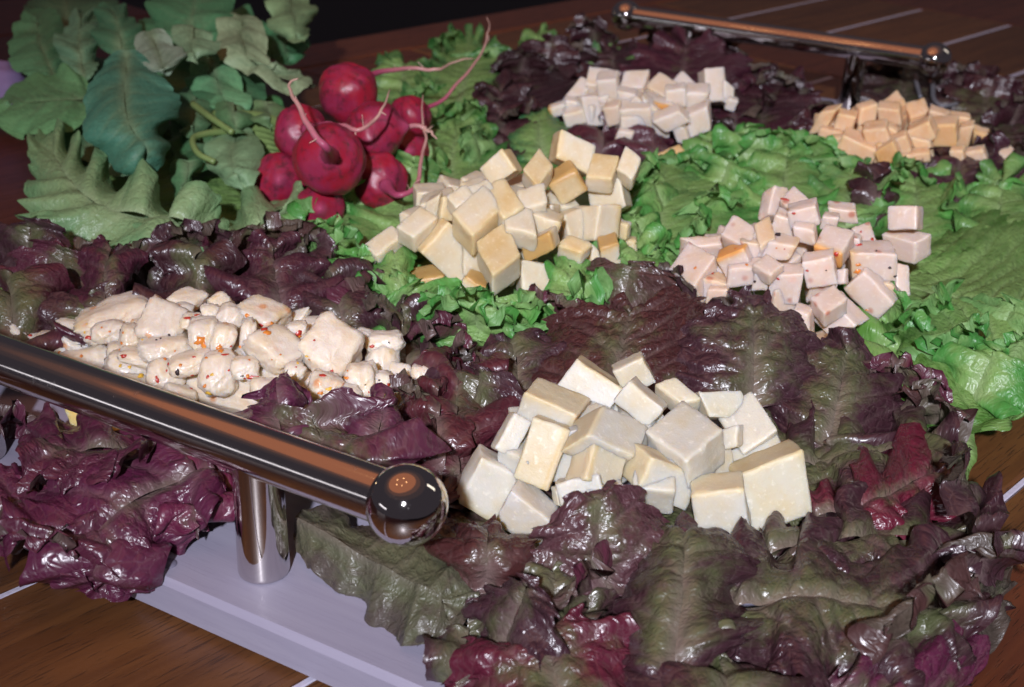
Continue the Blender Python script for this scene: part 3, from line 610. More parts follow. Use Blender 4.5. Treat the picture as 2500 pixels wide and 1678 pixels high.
# -- radish greens
rad('big dark radish leaf drooping to a point in the middle of the greens', '190,190,8 290,125,8.7 390,190,8.5/190,300,7.1 285,250,8.2 415,220,7.9/245,370,5.7 325,330,7 378,280,6.9/325,415,5 345,420,5.1 365,400,5', seed=293, lob=.0015, under=False, color=(0.063, 0.197, 0.129))
rad('radish leaf with scalloped edge at the top left corner', '185,160,5 130,180,5.2 55,190,5/165,80,6.2 90,90,6.8 15,130,6.2/125,15,7.1 80,12,7.2 25,60,6.7', seed=307, lob=.003, color=(0.110, 0.286, 0.134))
rad('broad light green radish leaf at the left edge above the pale purple cloth', '210,300,5 210,220,5.7 195,165,5.7/80,320,4.6 90,230,5.8 100,165,5.7/-30,310,4 -15,240,4.7 30,185,4.7', seed=311, color=(0.156, 0.383, 0.159))
rad('grey green radish leaf standing behind the scalloped corner leaf', '230,180,6 190,180,6 135,165,6/225,90,7.1 180,90,7.5 125,90,7.1/215,20,7.6 190,15,8 145,40,7.6', seed=313, color=(0.156, 0.307, 0.175))
rad('dark folded radish leaf near the top beside the pale small leaf', '345,125,7 280,135,7 225,115,7/315,60,8.1 270,60,8.6 215,60,8.1/285,5,8.6 250,5,9 215,15,8.6', seed=317, color=(0.070, 0.191, 0.096))
rad('radish leaf running out of the top edge of the picture', '490,130,7 420,120,7 345,95,7/530,40,8.1 440,30,8.8 345,20,8.1/545,-30,9 450,-40,9.4 365,-30,9', seed=331, color=(0.087, 0.250, 0.113))
rad('pale olive radish leaf with a round lobe and a long tail towards the radishes', '470,60,8 550,30,8.5 625,70,8.1/490,130,7.6 560,120,8.2 625,150,7.8/590,185,7 635,170,7.3 690,160,7/650,220,6.4 705,200,6.7 740,165,6.6', seed=337, lob=.003, color=(0.296, 0.392, 0.222))
rad('olive radish leaf at the top beside the dark gap', '600,-20,8 650,-40,8 705,-30,8/615,50,7.4 670,40,8.1 715,30,7.6/640,95,6.8 680,105,7 710,80,7', seed=347, color=(0.234, 0.364, 0.175))
rad('middle green radish leaf pointing down at the pale stalks', '410,150,6.6 480,135,7.1 540,160,7/430,200,6 500,200,6.6 570,220,6.3/495,262,5.4 540,275,5.5 575,262,5.4', seed=349, color=(0.141, 0.344, 0.159))
rad('small pale radish leaf above the big dark leaf', '290,115,8.6 340,65,9.2 410,90,9.2/320,145,8.7 370,145,9 420,120,8.9/345,165,8.6 380,165,8.7 410,150,8.7', seed=353, color=(0.296, 0.392, 0.287))
rad('grey green pointed radish leaf left of the lowest radishes', '490,325,5 540,308,5.5 578,305,5.1/470,375,4.8 530,370,5.5 595,360,5.1/500,425,4.2 555,432,4.6 593,432,4.5', seed=359, color=(0.204, 0.344, 0.175))
rad('small ragged radish leaf under the middle of the greens', '460,360,4.2 430,370,4.6 400,365,4.4/450,400,3.8 425,410,4.1 390,400,4/425,445,3.4 400,450,3.6 380,430,3.5', seed=367, color=(0.093, 0.229, 0.096))
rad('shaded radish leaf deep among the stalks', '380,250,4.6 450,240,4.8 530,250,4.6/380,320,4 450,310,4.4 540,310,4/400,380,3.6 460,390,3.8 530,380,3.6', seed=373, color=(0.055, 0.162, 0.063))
rad('light radish leaf patch showing below the drooping dark leaf', '230,350,3.6 270,340,3.8 310,350,3.7/235,390,3.2 275,385,3.6 325,390,3.3/260,420,3 290,420,3.1 325,420,3', seed=379, color=(0.218, 0.392, 0.222))
rad('dark radish leaf behind the pale lobed leaf by the dark gap', '590,60,5.6 640,50,5.8 710,60,5.6/600,110,5 650,110,5.4 705,110,5/620,150,4.6 660,150,4.8 690,140,4.6', seed=383, color=(0.063, 0.211, 0.088))
rad('radish leaf low behind the stalks', '540,210,4 600,220,4.2 650,230,4/530,260,3.6 600,265,4 650,265,3.6/540,300,3.4 590,305,3.5 640,300,3.4', seed=389, color=(0.070, 0.229, 0.079))
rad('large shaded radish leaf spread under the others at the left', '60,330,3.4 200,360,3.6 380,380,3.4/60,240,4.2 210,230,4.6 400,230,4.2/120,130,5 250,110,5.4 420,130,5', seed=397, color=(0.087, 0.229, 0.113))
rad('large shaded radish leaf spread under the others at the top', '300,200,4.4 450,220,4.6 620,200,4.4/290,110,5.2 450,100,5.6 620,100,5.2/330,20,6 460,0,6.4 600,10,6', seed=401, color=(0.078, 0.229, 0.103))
# -- red leaves at the back
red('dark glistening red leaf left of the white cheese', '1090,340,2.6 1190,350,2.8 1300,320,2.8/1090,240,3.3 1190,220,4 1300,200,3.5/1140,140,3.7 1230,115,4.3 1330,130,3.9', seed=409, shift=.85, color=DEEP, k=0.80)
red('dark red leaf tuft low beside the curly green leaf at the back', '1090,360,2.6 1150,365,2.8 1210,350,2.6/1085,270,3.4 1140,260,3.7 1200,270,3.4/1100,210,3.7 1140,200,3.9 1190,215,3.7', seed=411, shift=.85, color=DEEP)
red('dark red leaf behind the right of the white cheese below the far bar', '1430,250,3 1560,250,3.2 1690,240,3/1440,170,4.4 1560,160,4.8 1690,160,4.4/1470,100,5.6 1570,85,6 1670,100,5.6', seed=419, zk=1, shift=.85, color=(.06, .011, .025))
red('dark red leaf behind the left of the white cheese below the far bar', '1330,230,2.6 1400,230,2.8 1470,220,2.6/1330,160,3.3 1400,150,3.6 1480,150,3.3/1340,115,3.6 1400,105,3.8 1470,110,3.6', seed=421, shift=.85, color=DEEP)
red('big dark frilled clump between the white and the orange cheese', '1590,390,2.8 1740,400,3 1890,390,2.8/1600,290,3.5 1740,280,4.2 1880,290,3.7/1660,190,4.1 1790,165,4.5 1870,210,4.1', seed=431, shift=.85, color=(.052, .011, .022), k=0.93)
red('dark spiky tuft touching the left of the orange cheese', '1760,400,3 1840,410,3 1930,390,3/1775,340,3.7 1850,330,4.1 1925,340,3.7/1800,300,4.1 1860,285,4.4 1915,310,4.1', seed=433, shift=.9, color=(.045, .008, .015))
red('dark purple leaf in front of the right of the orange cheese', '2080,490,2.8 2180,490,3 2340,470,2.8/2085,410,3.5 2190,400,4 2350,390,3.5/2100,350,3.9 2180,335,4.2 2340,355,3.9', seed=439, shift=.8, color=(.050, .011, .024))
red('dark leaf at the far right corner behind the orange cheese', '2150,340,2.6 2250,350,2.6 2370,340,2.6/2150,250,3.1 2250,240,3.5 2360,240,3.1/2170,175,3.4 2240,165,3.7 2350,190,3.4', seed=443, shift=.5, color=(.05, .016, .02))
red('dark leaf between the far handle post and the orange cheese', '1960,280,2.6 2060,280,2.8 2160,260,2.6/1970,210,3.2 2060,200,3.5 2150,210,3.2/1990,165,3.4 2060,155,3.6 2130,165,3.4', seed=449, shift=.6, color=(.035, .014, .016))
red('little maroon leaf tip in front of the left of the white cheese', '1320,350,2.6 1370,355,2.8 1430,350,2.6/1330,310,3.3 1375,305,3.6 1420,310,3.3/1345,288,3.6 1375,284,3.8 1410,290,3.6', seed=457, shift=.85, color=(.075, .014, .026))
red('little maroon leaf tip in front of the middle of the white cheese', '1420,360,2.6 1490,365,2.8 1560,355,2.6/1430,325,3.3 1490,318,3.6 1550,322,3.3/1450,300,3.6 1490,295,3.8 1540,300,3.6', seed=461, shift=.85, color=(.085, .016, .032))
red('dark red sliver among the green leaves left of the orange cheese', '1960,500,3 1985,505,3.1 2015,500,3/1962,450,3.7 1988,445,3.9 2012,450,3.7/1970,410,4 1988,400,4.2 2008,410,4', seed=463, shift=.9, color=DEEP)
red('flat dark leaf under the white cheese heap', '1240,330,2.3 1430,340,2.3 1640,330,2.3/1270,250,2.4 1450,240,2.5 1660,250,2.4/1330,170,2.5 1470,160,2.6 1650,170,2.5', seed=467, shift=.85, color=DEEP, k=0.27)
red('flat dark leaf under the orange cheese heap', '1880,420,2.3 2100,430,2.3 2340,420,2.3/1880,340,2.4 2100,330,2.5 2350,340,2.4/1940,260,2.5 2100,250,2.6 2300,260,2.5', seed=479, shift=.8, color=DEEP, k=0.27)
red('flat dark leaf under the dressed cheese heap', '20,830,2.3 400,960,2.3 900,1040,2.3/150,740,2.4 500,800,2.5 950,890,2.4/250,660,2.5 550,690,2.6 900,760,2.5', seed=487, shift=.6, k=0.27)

# -- leaves filling the bed between the heaps
red('dark leaf at the front edge between the drooping underside leaf and the pink ribbed leaf', '960,1560,2.2 1040,1560,2.3 1120,1540,2.2/980,1470,2.3 1060,1460,2.5 1150,1450,2.4/1010,1390,2.5 1080,1380,2.8 1160,1380,2.6', seed=503, shift=.45)
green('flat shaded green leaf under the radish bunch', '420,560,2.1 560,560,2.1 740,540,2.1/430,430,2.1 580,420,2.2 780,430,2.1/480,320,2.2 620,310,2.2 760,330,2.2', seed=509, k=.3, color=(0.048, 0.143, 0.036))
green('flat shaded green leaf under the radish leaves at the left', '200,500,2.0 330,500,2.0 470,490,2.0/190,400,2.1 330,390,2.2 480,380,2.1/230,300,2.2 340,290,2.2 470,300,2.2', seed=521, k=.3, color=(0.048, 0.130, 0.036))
green('green leaf bed left of the red spikes by the table', '60,680,2.0 150,690,2.0 260,680,2.0/70,620,2.2 160,620,2.4 270,620,2.2/90,580,2.3 160,570,2.5 250,570,2.3', seed=523, k=.6, color=(0.080, 0.221, 0.048))
red('dark leaf lying flat below the crimson peak leaf by the table edge', '1780,1180,2.2 1900,1210,2.3 2000,1220,2.2/1900,1080,2.3 2020,1100,2.4 2120,1130,2.2/2000,1000,2.3 2110,1030,2.4 2180,1070,2.2', seed=541, shift=.5, k=.5)
red('flat dark leaf in the middle of the board behind the ivory heap', '1000,900,2.1 1200,930,2.1 1500,930,2.1/1050,800,2.2 1300,820,2.3 1600,830,2.2/1150,740,2.2 1350,740,2.3 1600,750,2.2', seed=547, shift=.5, k=.5)
red('flat dark leaf under the right of the ivory heap', '1500,1250,2.1 1700,1280,2.1 1850,1280,2.1/1600,1080,2.2 1800,1120,2.3 1950,1140,2.2/1650,950,2.2 1800,960,2.3 1980,980,2.2', seed=557, shift=.4, k=.5)

GC = [(.08, .31, .058), (.115, .37, .075), (.06, .26, .048)]; RC = [(.052, .019, .028), (.10, .022, .042), (.080, .036, .034), (.050, .022, .028)]
PC = [(.10, .020, .045), (.14, .022, .060), (.080, .020, .036)]; KC = [(.032, .008, .012), (.042, .009, .016)]; GB = [(.045, .18, .04), (.06, .22, .045)]
tips('g', 'between the smoked and the speckled cheese', '1450,470;1500,525;1560,430;1600,530;1645,460;1690,400;1455,600;1505,650;1410,670;1565,600', 700, GC)
tips('g', 'left of the smoked cheese', '730,530;775,600;820,500;760,660;850,690;880,450', 710, GC)
tips('g', 'below the smoked cheese', '890,720;950,765;1030,795;1080,805;1170,785;1240,780;1310,750;1370,715', 720, GC)
tips('g', 'right of the radishes', '960,330;1060,330;1000,420;1090,400;960,250;1100,170;1020,140;930,470', 730, GB)
tips('g', 'round the right of the speckled cheese', '2000,490;1900,430;2080,450;2150,510;2250,480;2150,860;2080,800;2230,920;2280,800;1990,770;2300,890;1760,400;1830,400', 740, GC)
tips('r', 'below the ivory cheese', '1310,1410;2060,1490;2170,1210;2240,1340;1170,1500', 760, RC)
tips('r', 'behind the ivory cheese', '1170,850;1290,790;1420,755;1550,750;1690,780;2040,930;2120,1000', 790, RC)
tips('r', 'between the dressed and the ivory cheese', '960,820;1030,900;1080,1000;990,1020;900,780;1100,900', 820, RC)
tips('r', 'behind the dressed cheese', '150,700;230,650;330,690;420,650;520,670;600,630;680,670;760,700;830,730;80,660', 840, RC)
tips('r', 'hanging over the left front edge', '60,1000;150,1050;250,1080;330,1120;420,1120;100,1150;200,1180;290,1230;150,1270;480,1130', 860, PC, H=(.010, .020), shift=.75)
tips('r', 'round the white cheese at the back', '1120,270;1190,210;1250,180;1160,310;1490,140;1570,130;1640,170;1350,130;1290,170', 880, KC, shift=.8)
tips('r', 'between the white and the orange cheese', '1660,270;1720,310;1780,250;1830,320;1880,360;1700,210;1640,340', 900, KC, shift=.8)
tips('r', 'round the orange cheese', '2100,410;2160,410;2230,390;2300,420;2000,210;2250,250;2310,310;2180,230', 920, KC, shift=.8)

rad('grey green radish leaf between the big dark leaf and the stalks', '400,190,5.6 450,200,6 500,210,5.6/390,250,5.2 440,260,5.7 490,270,5.2/410,310,4.6 440,320,4.8 470,320,4.6', seed=601, color=(0.092, 0.198, 0.093))
rad('small radish leaf folded over the ends of the pale stalks', '480,230,6.4 530,225,6.8 590,235,6.4/490,270,6.2 535,272,6.7 580,280,6.2/510,310,5.8 540,315,6 565,312,5.8', seed=607, color=(0.102, 0.223, 0.093))
rad('dull radish leaf just above the left radish', '560,230,6.4 610,225,6.7 660,240,6.4/570,262,6.4 615,262,6.8 655,272,6.4/590,285,6.2 615,290,6.4 640,290,6.2', seed=613, color=(0.129, 0.223, 0.093))
rad('dark radish leaf under the pale olive leaf', '430,150,6 520,140,6.2 610,160,6/440,210,5.6 520,215,6 610,230,5.6/480,260,5.2 530,265,5.4 580,265,5.2', seed=617, color=(0.064, 0.172, 0.076))
rad('radish leaf edge at the top left behind the others', '60,60,4.8 150,70,5 260,60,4.8/60,10,5.6 150,10,6 270,5,5.6/90,-30,6.2 160,-35,6.4 250,-35,6.2', seed=619, color=(0.075, 0.158, 0.082))
rad('pale radish leaf at the top between two darker leaves', '380,60,9.4 440,50,9.8 500,70,9.4/390,100,9 440,105,9.4 500,110,9/410,140,8.4 445,145,8.6 480,140,8.4', seed=631, color=(0.205, 0.317, 0.175))

red('dark leaf in the hollow between the ragged crown leaf and the folded olive leaf', '1240,1480,2.2 1340,1480,2.4 1450,1460,2.2/1250,1400,2.6 1340,1390,3.1 1430,1380,2.6/1270,1330,3 1350,1320,3.4 1420,1330,3', seed=641, shift=.5)

# ------------------------------------------------------------------ cheese heaps
class Heap:
    """an ellipsoid on which the corners of the visible cubes lie"""
    def __init__(s, front, x0, x1, top, z=.022, deep=.85, ax=None):
        s.ax = ax if ax is not None else (SIDE, AWAY)
        p = at(front[0], front[1], z); s.rx = np.linalg.norm(at(x1, front[1], z) - at(x0, front[1], z)) / 2
        s.ry = s.rx * deep; s.z = z; s.c = p + AWAY * s.ry
        lo, hi = .01, .14
        for _ in range(24):
            s.h = (lo + hi) / 2
            if s.hit((front[0] + (x0 + x1) / 2) / 2, top)[1]: hi = s.h
            else: lo = s.h
    def nrm(s, v): return np.array([v @ s.ax[0] / s.rx, v @ s.ax[1] / s.ry, v[2] / s.h])
    def hit(s, px, py):
        d = rayd(px, py); o = s.nrm(CAM - s.c); e = s.nrm(d)
        A, B, Cc = e @ e, 2 * o @ e, o @ o - 1; disc = B * B - 4 * A * Cc
        t = (-B - math.sqrt(max(disc, 0))) / (2 * A)
        return CAM + d * t, disc > 0
TT = np.array([0, .035, .10, .24, .42, .58, .76, .90, .965, 1.0])
NL = len(TT)
LAT = [(i, j, k) for i in range(NL) for j in range(NL) for k in range(NL) if i in (0, NL - 1) or j in (0, NL - 1) or k in (0, NL - 1)]
LIDX = {p: n for n, p in enumerate(LAT)}
LFACES = []
for ax in range(3):
    a_, b_ = [(1, 2), (2, 0), (0, 1)][ax]
    for sd in (0, NL - 1):
        for i in range(NL - 1):
            for j in range(NL - 1):
                q = []
                for (di, dj) in ((0, 0), (1, 0), (1, 1), (0, 1)):
                    k = [0, 0, 0]; k[ax] = sd; k[a_] = i + di; k[b_] = j + dj; q.append(LIDX[tuple(k)])
                LFACES.append(q if sd else q[::-1])
LFACES = np.array(LFACES)
LATT = TT[np.array(LAT)]
def cube_object(name, P, E1, E2, E3, mat, color, rind='', seed=0, label=None, group=None, rnd=.0013, rind_d=.0042, wob=.0006):
    L = np.array([np.linalg.norm(E1), np.linalg.norm(E2), np.linalg.norm(E3)])
    U = np.stack([E1 / L[0], E2 / L[1], E3 / L[2]])
    hand = np.linalg.det(U)
    q = LATT * L
    r = min(rnd * (.8 + .5 * ((seed * 37) % 10) / 10), .22 * L.min())
    inner = np.clip(q, r, L - r); d = q - inner; dn = np.linalg.norm(d, axis=1)[:, None]
    q2 = inner + d / np.maximum(dn, 1e-9) * np.minimum(r, np.maximum(dn, 1e-9) * 1.0)
    q2 = np.where(dn > r * .999, inner + d / np.maximum(dn, 1e-9) * r, inner + d)
    nz = np.stack([vnoise3(q / .012 + seed * 1.7 + k * 9.1, seed + k) for k in range(3)], 1) * wob
    nz += np.stack([vnoise3(q / .0035 + seed * 2.7 + k * 5.1, seed + 20 + k) for k in range(3)], 1) * wob * .35
    nz += np.stack([vnoise3(q / .0016 + seed * 3.7 + k * 2.1, seed + 40 + k) for k in range(3)], 1) * .00022
    # slight skew: hand-cut cubes are never square
    rs = np.random.RandomState(seed + 5)
    sk = rs.uniform(-.05, .05, (3, 3)); np.fill_diagonal(sk, 0)
    q3 = q2 + nz + (q2 - L / 2) @ sk.T
    rv = np.zeros(len(q))
    for k in rind.split():
        dist = {'a0': q[:, 0], 'a1': L[0] - q[:, 0], 'b0': q[:, 1], 'b1': L[1] - q[:, 1], 'f': q[:, 2], 'k': L[2] - q[:, 2]}[k[:2].strip('*')]
        x = np.clip(1 - dist / rind_d, 0, 1); rv = np.maximum(rv, (x * x * (3 - 2 * x)) * (.55 if '*' in k else 1))
    V = P + q3 @ U
    Fc = LFACES if hand > 0 else LFACES[:, ::-1]
    cm = np.stack([rv, rv * 0, rv * 0, rv * 0 + 1], 1)
    o = mesh_obj(name, V, np.ascontiguousarray(Fc), mat, colattr=cm, loc=P + (E1 + E2 + E3) / 2)
    o.color = (*color, 1)
    return tag(o, label, 'cheese cube', group)
def solve_box(heap, V, a, b, bdir, dr, q=1.0, push=0.0, gm=None, grow=.18):
    P, _ = heap.hit(*V); r = rayd(*V); P = P + r * push
    tV = (P - CAM) @ r
    def perp(p): d = rayd(*p); return d * (tV / (d @ r)) - r * tV
    e1, e2 = perp(a), perp(b); P = P - grow / 2 * (e1 + e2); e1 = e1 * (1 + grow); e2 = e2 * (1 + grow); m = (np.linalg.norm(e1) + np.linalg.norm(e2)) / 2
    x_ = RIGHT - r * (RIGHT @ r); x_ /= np.linalg.norm(x_); y_ = np.cross(r, x_)
    g = np.array(bdir, float); g /= np.linalg.norm(g)
    if gm is None: gm = .62 if g[1] > .6 else .40 if g[1] < -.3 else .28
    g = (x_ * g[0] + y_ * g[1]) * gm * m
    c3 = max(math.sqrt(max((max(dr, .9) * m) ** 2 - g @ g, 0)), .55 * m)
    k1, k2 = np.clip(-(e1 @ g) / c3, -m, m), np.clip(-(e2 @ g) / c3, -m, m)
    return P, e1 + r * k1, e2 + r * k2, g + r * c3
def build_heap(heap, crop, table, mat, base, look, place, group, rows, seed, hand=None, rnd=.0013, rind_d=.0042, name='cheese_cube'):
    """table lines: crop | Vx,Vy ax,ay bx,by | dirx,diry depth [q] [push] | rind [colour multiplier r,g,b] | look"""
    items = []
    for ln in table.strip().splitlines():
        c, pts, par, rd = [x.strip() for x in ln.split('|')][:4]; lk = (ln.split('|') + [''])[4].strip() if ln.count('|') > 3 else ''
        ox, oy, sc = crop[c]; p = nums(pts); P = [(p[i] / sc + ox, p[i + 1] / sc + oy) for i in (0, 2, 4)]
        pr = nums(par); q = pr[3] if len(pr) > 3 else 1.0; push = pr[4] if len(pr) > 4 else 0.0; gm = pr[5] if len(pr) > 5 else None
        rind, mul = (rd.split('@') + ['1,1,1'])[:2]
        cen = ((P[1][0] + P[2][0]) / 2, (P[1][1] + P[2][1]) / 2)
        items.append(dict(P=P, dir=pr[:2], dr=pr[2], q=q, push=push, gm=gm, rind=rind.strip(), mul=nums(mul), look=lk, cen=cen))
    if hand is None:
        order = sorted(range(len(items)), key=lambda i: items[i]['cen'][1]); k = math.ceil(len(items) / rows)
        names = {3: ['top', 'middle', 'bottom'], 4: ['top', 'upper', 'lower', 'bottom']}[rows]
        for ri in range(rows):
            row = sorted(order[ri * k:(ri + 1) * k], key=lambda i: items[i]['cen'][0])
            for n_, i in enumerate(row):
                pos = 'leftmost' if n_ == 0 else 'rightmost' if n_ == len(row) - 1 else ORD[n_] + ' from left'
                items[i]['label'] = f"{items[i]['look'] or look} cheese cube, {pos} in {names[ri]} row of {place}"
    rs = np.random.RandomState(seed)
    for i, it in enumerate(items):
        P, E1, E2, E3 = solve_box(heap, *it['P'], it['dir'], it['dr'], it['q'], it['push'], it['gm'], .10 if hand else .13)
        colr = np.array(base) * np.array(it['mul']) * rs.uniform(.94, 1.05)
        cube_object(name, P, E1, E2, E3, mat, np.clip(colr, 0, .95), it['rind'], seed + i, hand[i] if hand else it['label'], group, rnd, rind_d)
    # cubes underneath that show in the chinks of the heap
    size = np.mean([np.linalg.norm(at(*it['P'][1], .05) - at(*it['P'][0], .05)) for it in items]) * .82
    nb = 16
    for i in range(nb):
        th = i * 2.4; rad = .68 * math.sqrt((i + .5) / nb)
        pc = heap.c + heap.ax[0] * heap.rx * rad * math.cos(th) + heap.ax[1] * heap.ry * rad * math.sin(th)
        zt = heap.z + heap.h * math.sqrt(max(0, 1 - rad * rad)) * .62
        A = Matrix.Rotation(i * 1.3, 3, 'Z') @ Matrix.Rotation(.4 * math.sin(i * 2.1), 3, 'X')
        X, Y, Z = [np.array(A.col[k]) * size for k in range(3)]
        o = cube_object(name, np.array([pc[0], pc[1], max(.024, zt - size)]) - X / 2 - Y / 2, X, Y, Z, mat, np.array(base) * .97, '', seed + 100 + i,
                        f'{look} cheese cube buried inside {place} under the others', group + ', buried')

# the ivory heap in front: labels by hand
H1 = Heap((1500, 1340), 1090, 1950, 900, z=.030, deep=.75)
T1 = '''
A|1160,45 1520,270 985,310|1 -.8 .75 1 0 0.12|b0*
A|730,340 1140,492 615,640|.6 -.8 .6 1 0 0.47|b0* a1
A|655,470 790,545 495,735|-.9 .1 .8 1.5 0 0.15|
A|835,512 1098,605 650,960|.9 .1 .6 1.5 0 0.08|a1@1,.93,.76
A|390,838 690,1003 205,1205|-.2 -1 .6 1 0 0.32|b1*
A|622,1095 925,1355 512,1345|.5 -.7 .7 1.0 0 0.45|@1,1,1.06
A|1000,1035 1340,985 1065,1290|.3 -1 .5 1 0 0.1|
A|1330,695 1595,765 1245,985|-1 .2 .9 1 0 0.6|a0@1,.95,.82
A|1388,392 1735,562 1285,632|-.9 .6 .7 1 0 0.8|a0*
B|140,218 5,370 390,440|.4 -.7 .5 1 0 0.2|
B|225,40 0,135 322,228|-.2 -1 .5 1 0 0.3|@1,.97,.9
B|500,180 332,222 700,330|0 1 .8 1 0 0.5|@1,.96,.86
B|715,295 1040,285 792,490|-.5 .2 .5 1 0 0.3|@.97,.98,.96
B|1095,300 840,490 1310,580|.3 .9 .7 1 0 0.35|@1,.97,.92
B|1300,590 862,800 1372,768|0 1 .9 1 0 0.5|
B|590,848 875,592 283,592|0 1 .95 1 0 0.7|
B|318,832 692,1003 203,1092|-.7 -.6 .6 1 0 0.55|a0* b0*
B|640,1140 1045,1120 690,1530|.1 -1 .6 1 0 0.42|b0*
B|1020,978 1517,798 1108,1470|-.35 -.5 .5 1 0 0.24|b0*@.97,.95,.86
A|60,985 210,1035 30,1195|0 -1 .8 1 0 0.3|
A|1095,630 1225,585 1085,770|-.5 -.2 .8 1.0 .006|
A|1000,1080 1110,1060 1010,1220|-.5 -.2 .8 1.0 .012|@1,.95,.85
B|880,600 1010,570 870,760|1 0 .8 1 .010|
'''
L1 = ['large ivory cheese cube with a tan upper edge, topmost left of the front heap',
 'ivory cheese cube with a brown right side, below and left of the topmost front cube',
 'small glossy ivory cube at the upper left edge of the front heap',
 'tall amber tinted cheese block in the left middle of the front heap',
 'big ivory cube at the lower left of the front heap beside the bar ball',
 'ivory cube with a bluish ridge at the bottom left of the front heap',
 'ivory cube half hidden behind the ragged crown leaf at the bottom of the front heap',
 'cheese cube with an orange left face in the middle of the front heap',
 'pale cube with a tan left side at the centre of the front heap',
 'small bright white cube right of the topmost cube in the front heap',
 'yellowish cube peeping out at the very back of the front heap',
 'cream cube at the back right of the small bright white cube',
 'flat slab of cheese with a frosty edge at the back of the front heap',
 'cream cube leaning at the right shoulder of the front heap',
 'cream cube under the leaning cube on the right of the front heap',
 'large cube showing three sides and tiny dark specks, right centre of the front heap',
 'white cube with a sawn lower edge in the lower centre of the front heap',
 'white cube with a tan top, lowest in the front heap',
 'largest cheese cube with a tan top strip at the right of the front heap',
 'bit of white cheese peeping out just right of the bar ball',
 'cheese cube in the shade between the amber block and the central cubes',
 'cheese cube deep in the gap right of the bluish ridged cube',
 'cheese cube in the gap below the leaning cube of the front heap']
K1 = {'A': (1060, 870, 3.336), 'B': (1500, 870, 3.336)}
build_heap(H1, K1, T1, MAT['hard'], (.60, .575, .495), 'ivory', 'the front heap', 'ivory cheese cubes of the front heap', 4, 1000, hand=L1, rnd=.0010, rind_d=.0036)

H2 = Heap((1190, 755), 900, 1590, 335, z=.031, deep=.95)
K2 = {'A': (880, 310, 3.485), 'B': (1220, 310, 3.485)}
T2 = '''
A|1205,200 1008,345 1310,360|.8,.2 .6|a0*|white
A|1215,440 1055,520 1385,665|0,1 .7|f*|tan
A|1040,500 1212,650 800,735|0,1 .8|a1* b1*|large white
A|765,832 1045,1110 555,1070|-.7,-.5 .6|a0*|large
A|440,1320 700,1285 495,1560|.1,-1 .6|b0|amber topped
A|890,1290 1095,1390 745,1480|.6,-.8 .9|b0|amber topped
A|1225,825 1010,975 1345,1080|0,1 .8|f*|cream
A|1130,1090 1340,1150 1080,1300|.2,-1 .7|b0*|peach
A|505,685 650,770 310,835|.1,1 .6||cream
A|250,840 345,925 45,1000|.3,1 .6||cream
A|265,955 380,930 300,1100|0,-1 .6|
A|710,600 845,605 690,790|-.5,-.1 .8|f* a0*|tan sided
A|660,600 550,665 650,760|.3,-.5 .6|@.9,.9,.9|
A|890,500 740,580 960,600|0,1 .7|
A|1080,440 915,500 1160,540|0,1 .7|
B|545,35 812,172 490,250|-.7,.4 .55|a0* b1*|amber edged
B|335,185 210,350 450,320|-.1,1 .6|f*|peach
B|640,372 740,540 430,500|-.4,-.7 .6|f* a0 b0|dark amber
B|815,220 1015,255 745,400|0,1 .7|f*|peach
B|1075,160 1190,260 1000,330|0,1 1.2|
B|975,395 735,505 1050,660|.9,.1 .6||large cream
B|290,745 512,832 225,950|.3,-.9 .5|a1*|white
B|830,680 605,690 805,955|1,0 .9 1 0 .75|k*|yellow sided
B|190,1010 410,910 225,1150|.5,-.5 .8|f|amber rinded
B|600,915 505,990 770,990|0,1 .8|f*|
B|195,1155 420,1175 215,1400|-.9,0 .5||glistening white
B|860,1040 1010,1000 880,1330|-.2,-.9 .8|b0|amber topped
B|760,990 850,1070 790,1260|-1,0 .6|
B|40,650 275,705 60,850|0,1 .7||
B|355,480 145,545 390,640|0,1 .7|
B|760,1180 860,1230 770,1330|-.5,-.5 .7|f*
B|1060,965 1165,985 1070,1080|0,-1 .6|b0*
B|980,810 1080,840 970,930|.5,-.5 .8|f*|amber
'''
build_heap(H2, K2, T2, MAT['smoked'], (.67, .59, .44), 'cream', 'the amber rinded heap', 'amber rinded cheese cubes in the middle heap', 4, 2000, rnd=.0013, rind_d=.0055)
lone = Heap((1640, 400), 1580, 1700, 350, z=.03)
P, E1, E2, E3 = solve_box(lone, (1657, 354), (1598, 384), (1690, 400), (0, 1), .9)
cube_object('cheese_cube', P, E1, E2, E3, MAT['smoked'], (.84, .60, .36), 'f*', 2500, 'lone peach cheese cube lying in green lettuce right of the amber rinded heap', 'amber rinded cheese cubes in the middle heap', .0016)

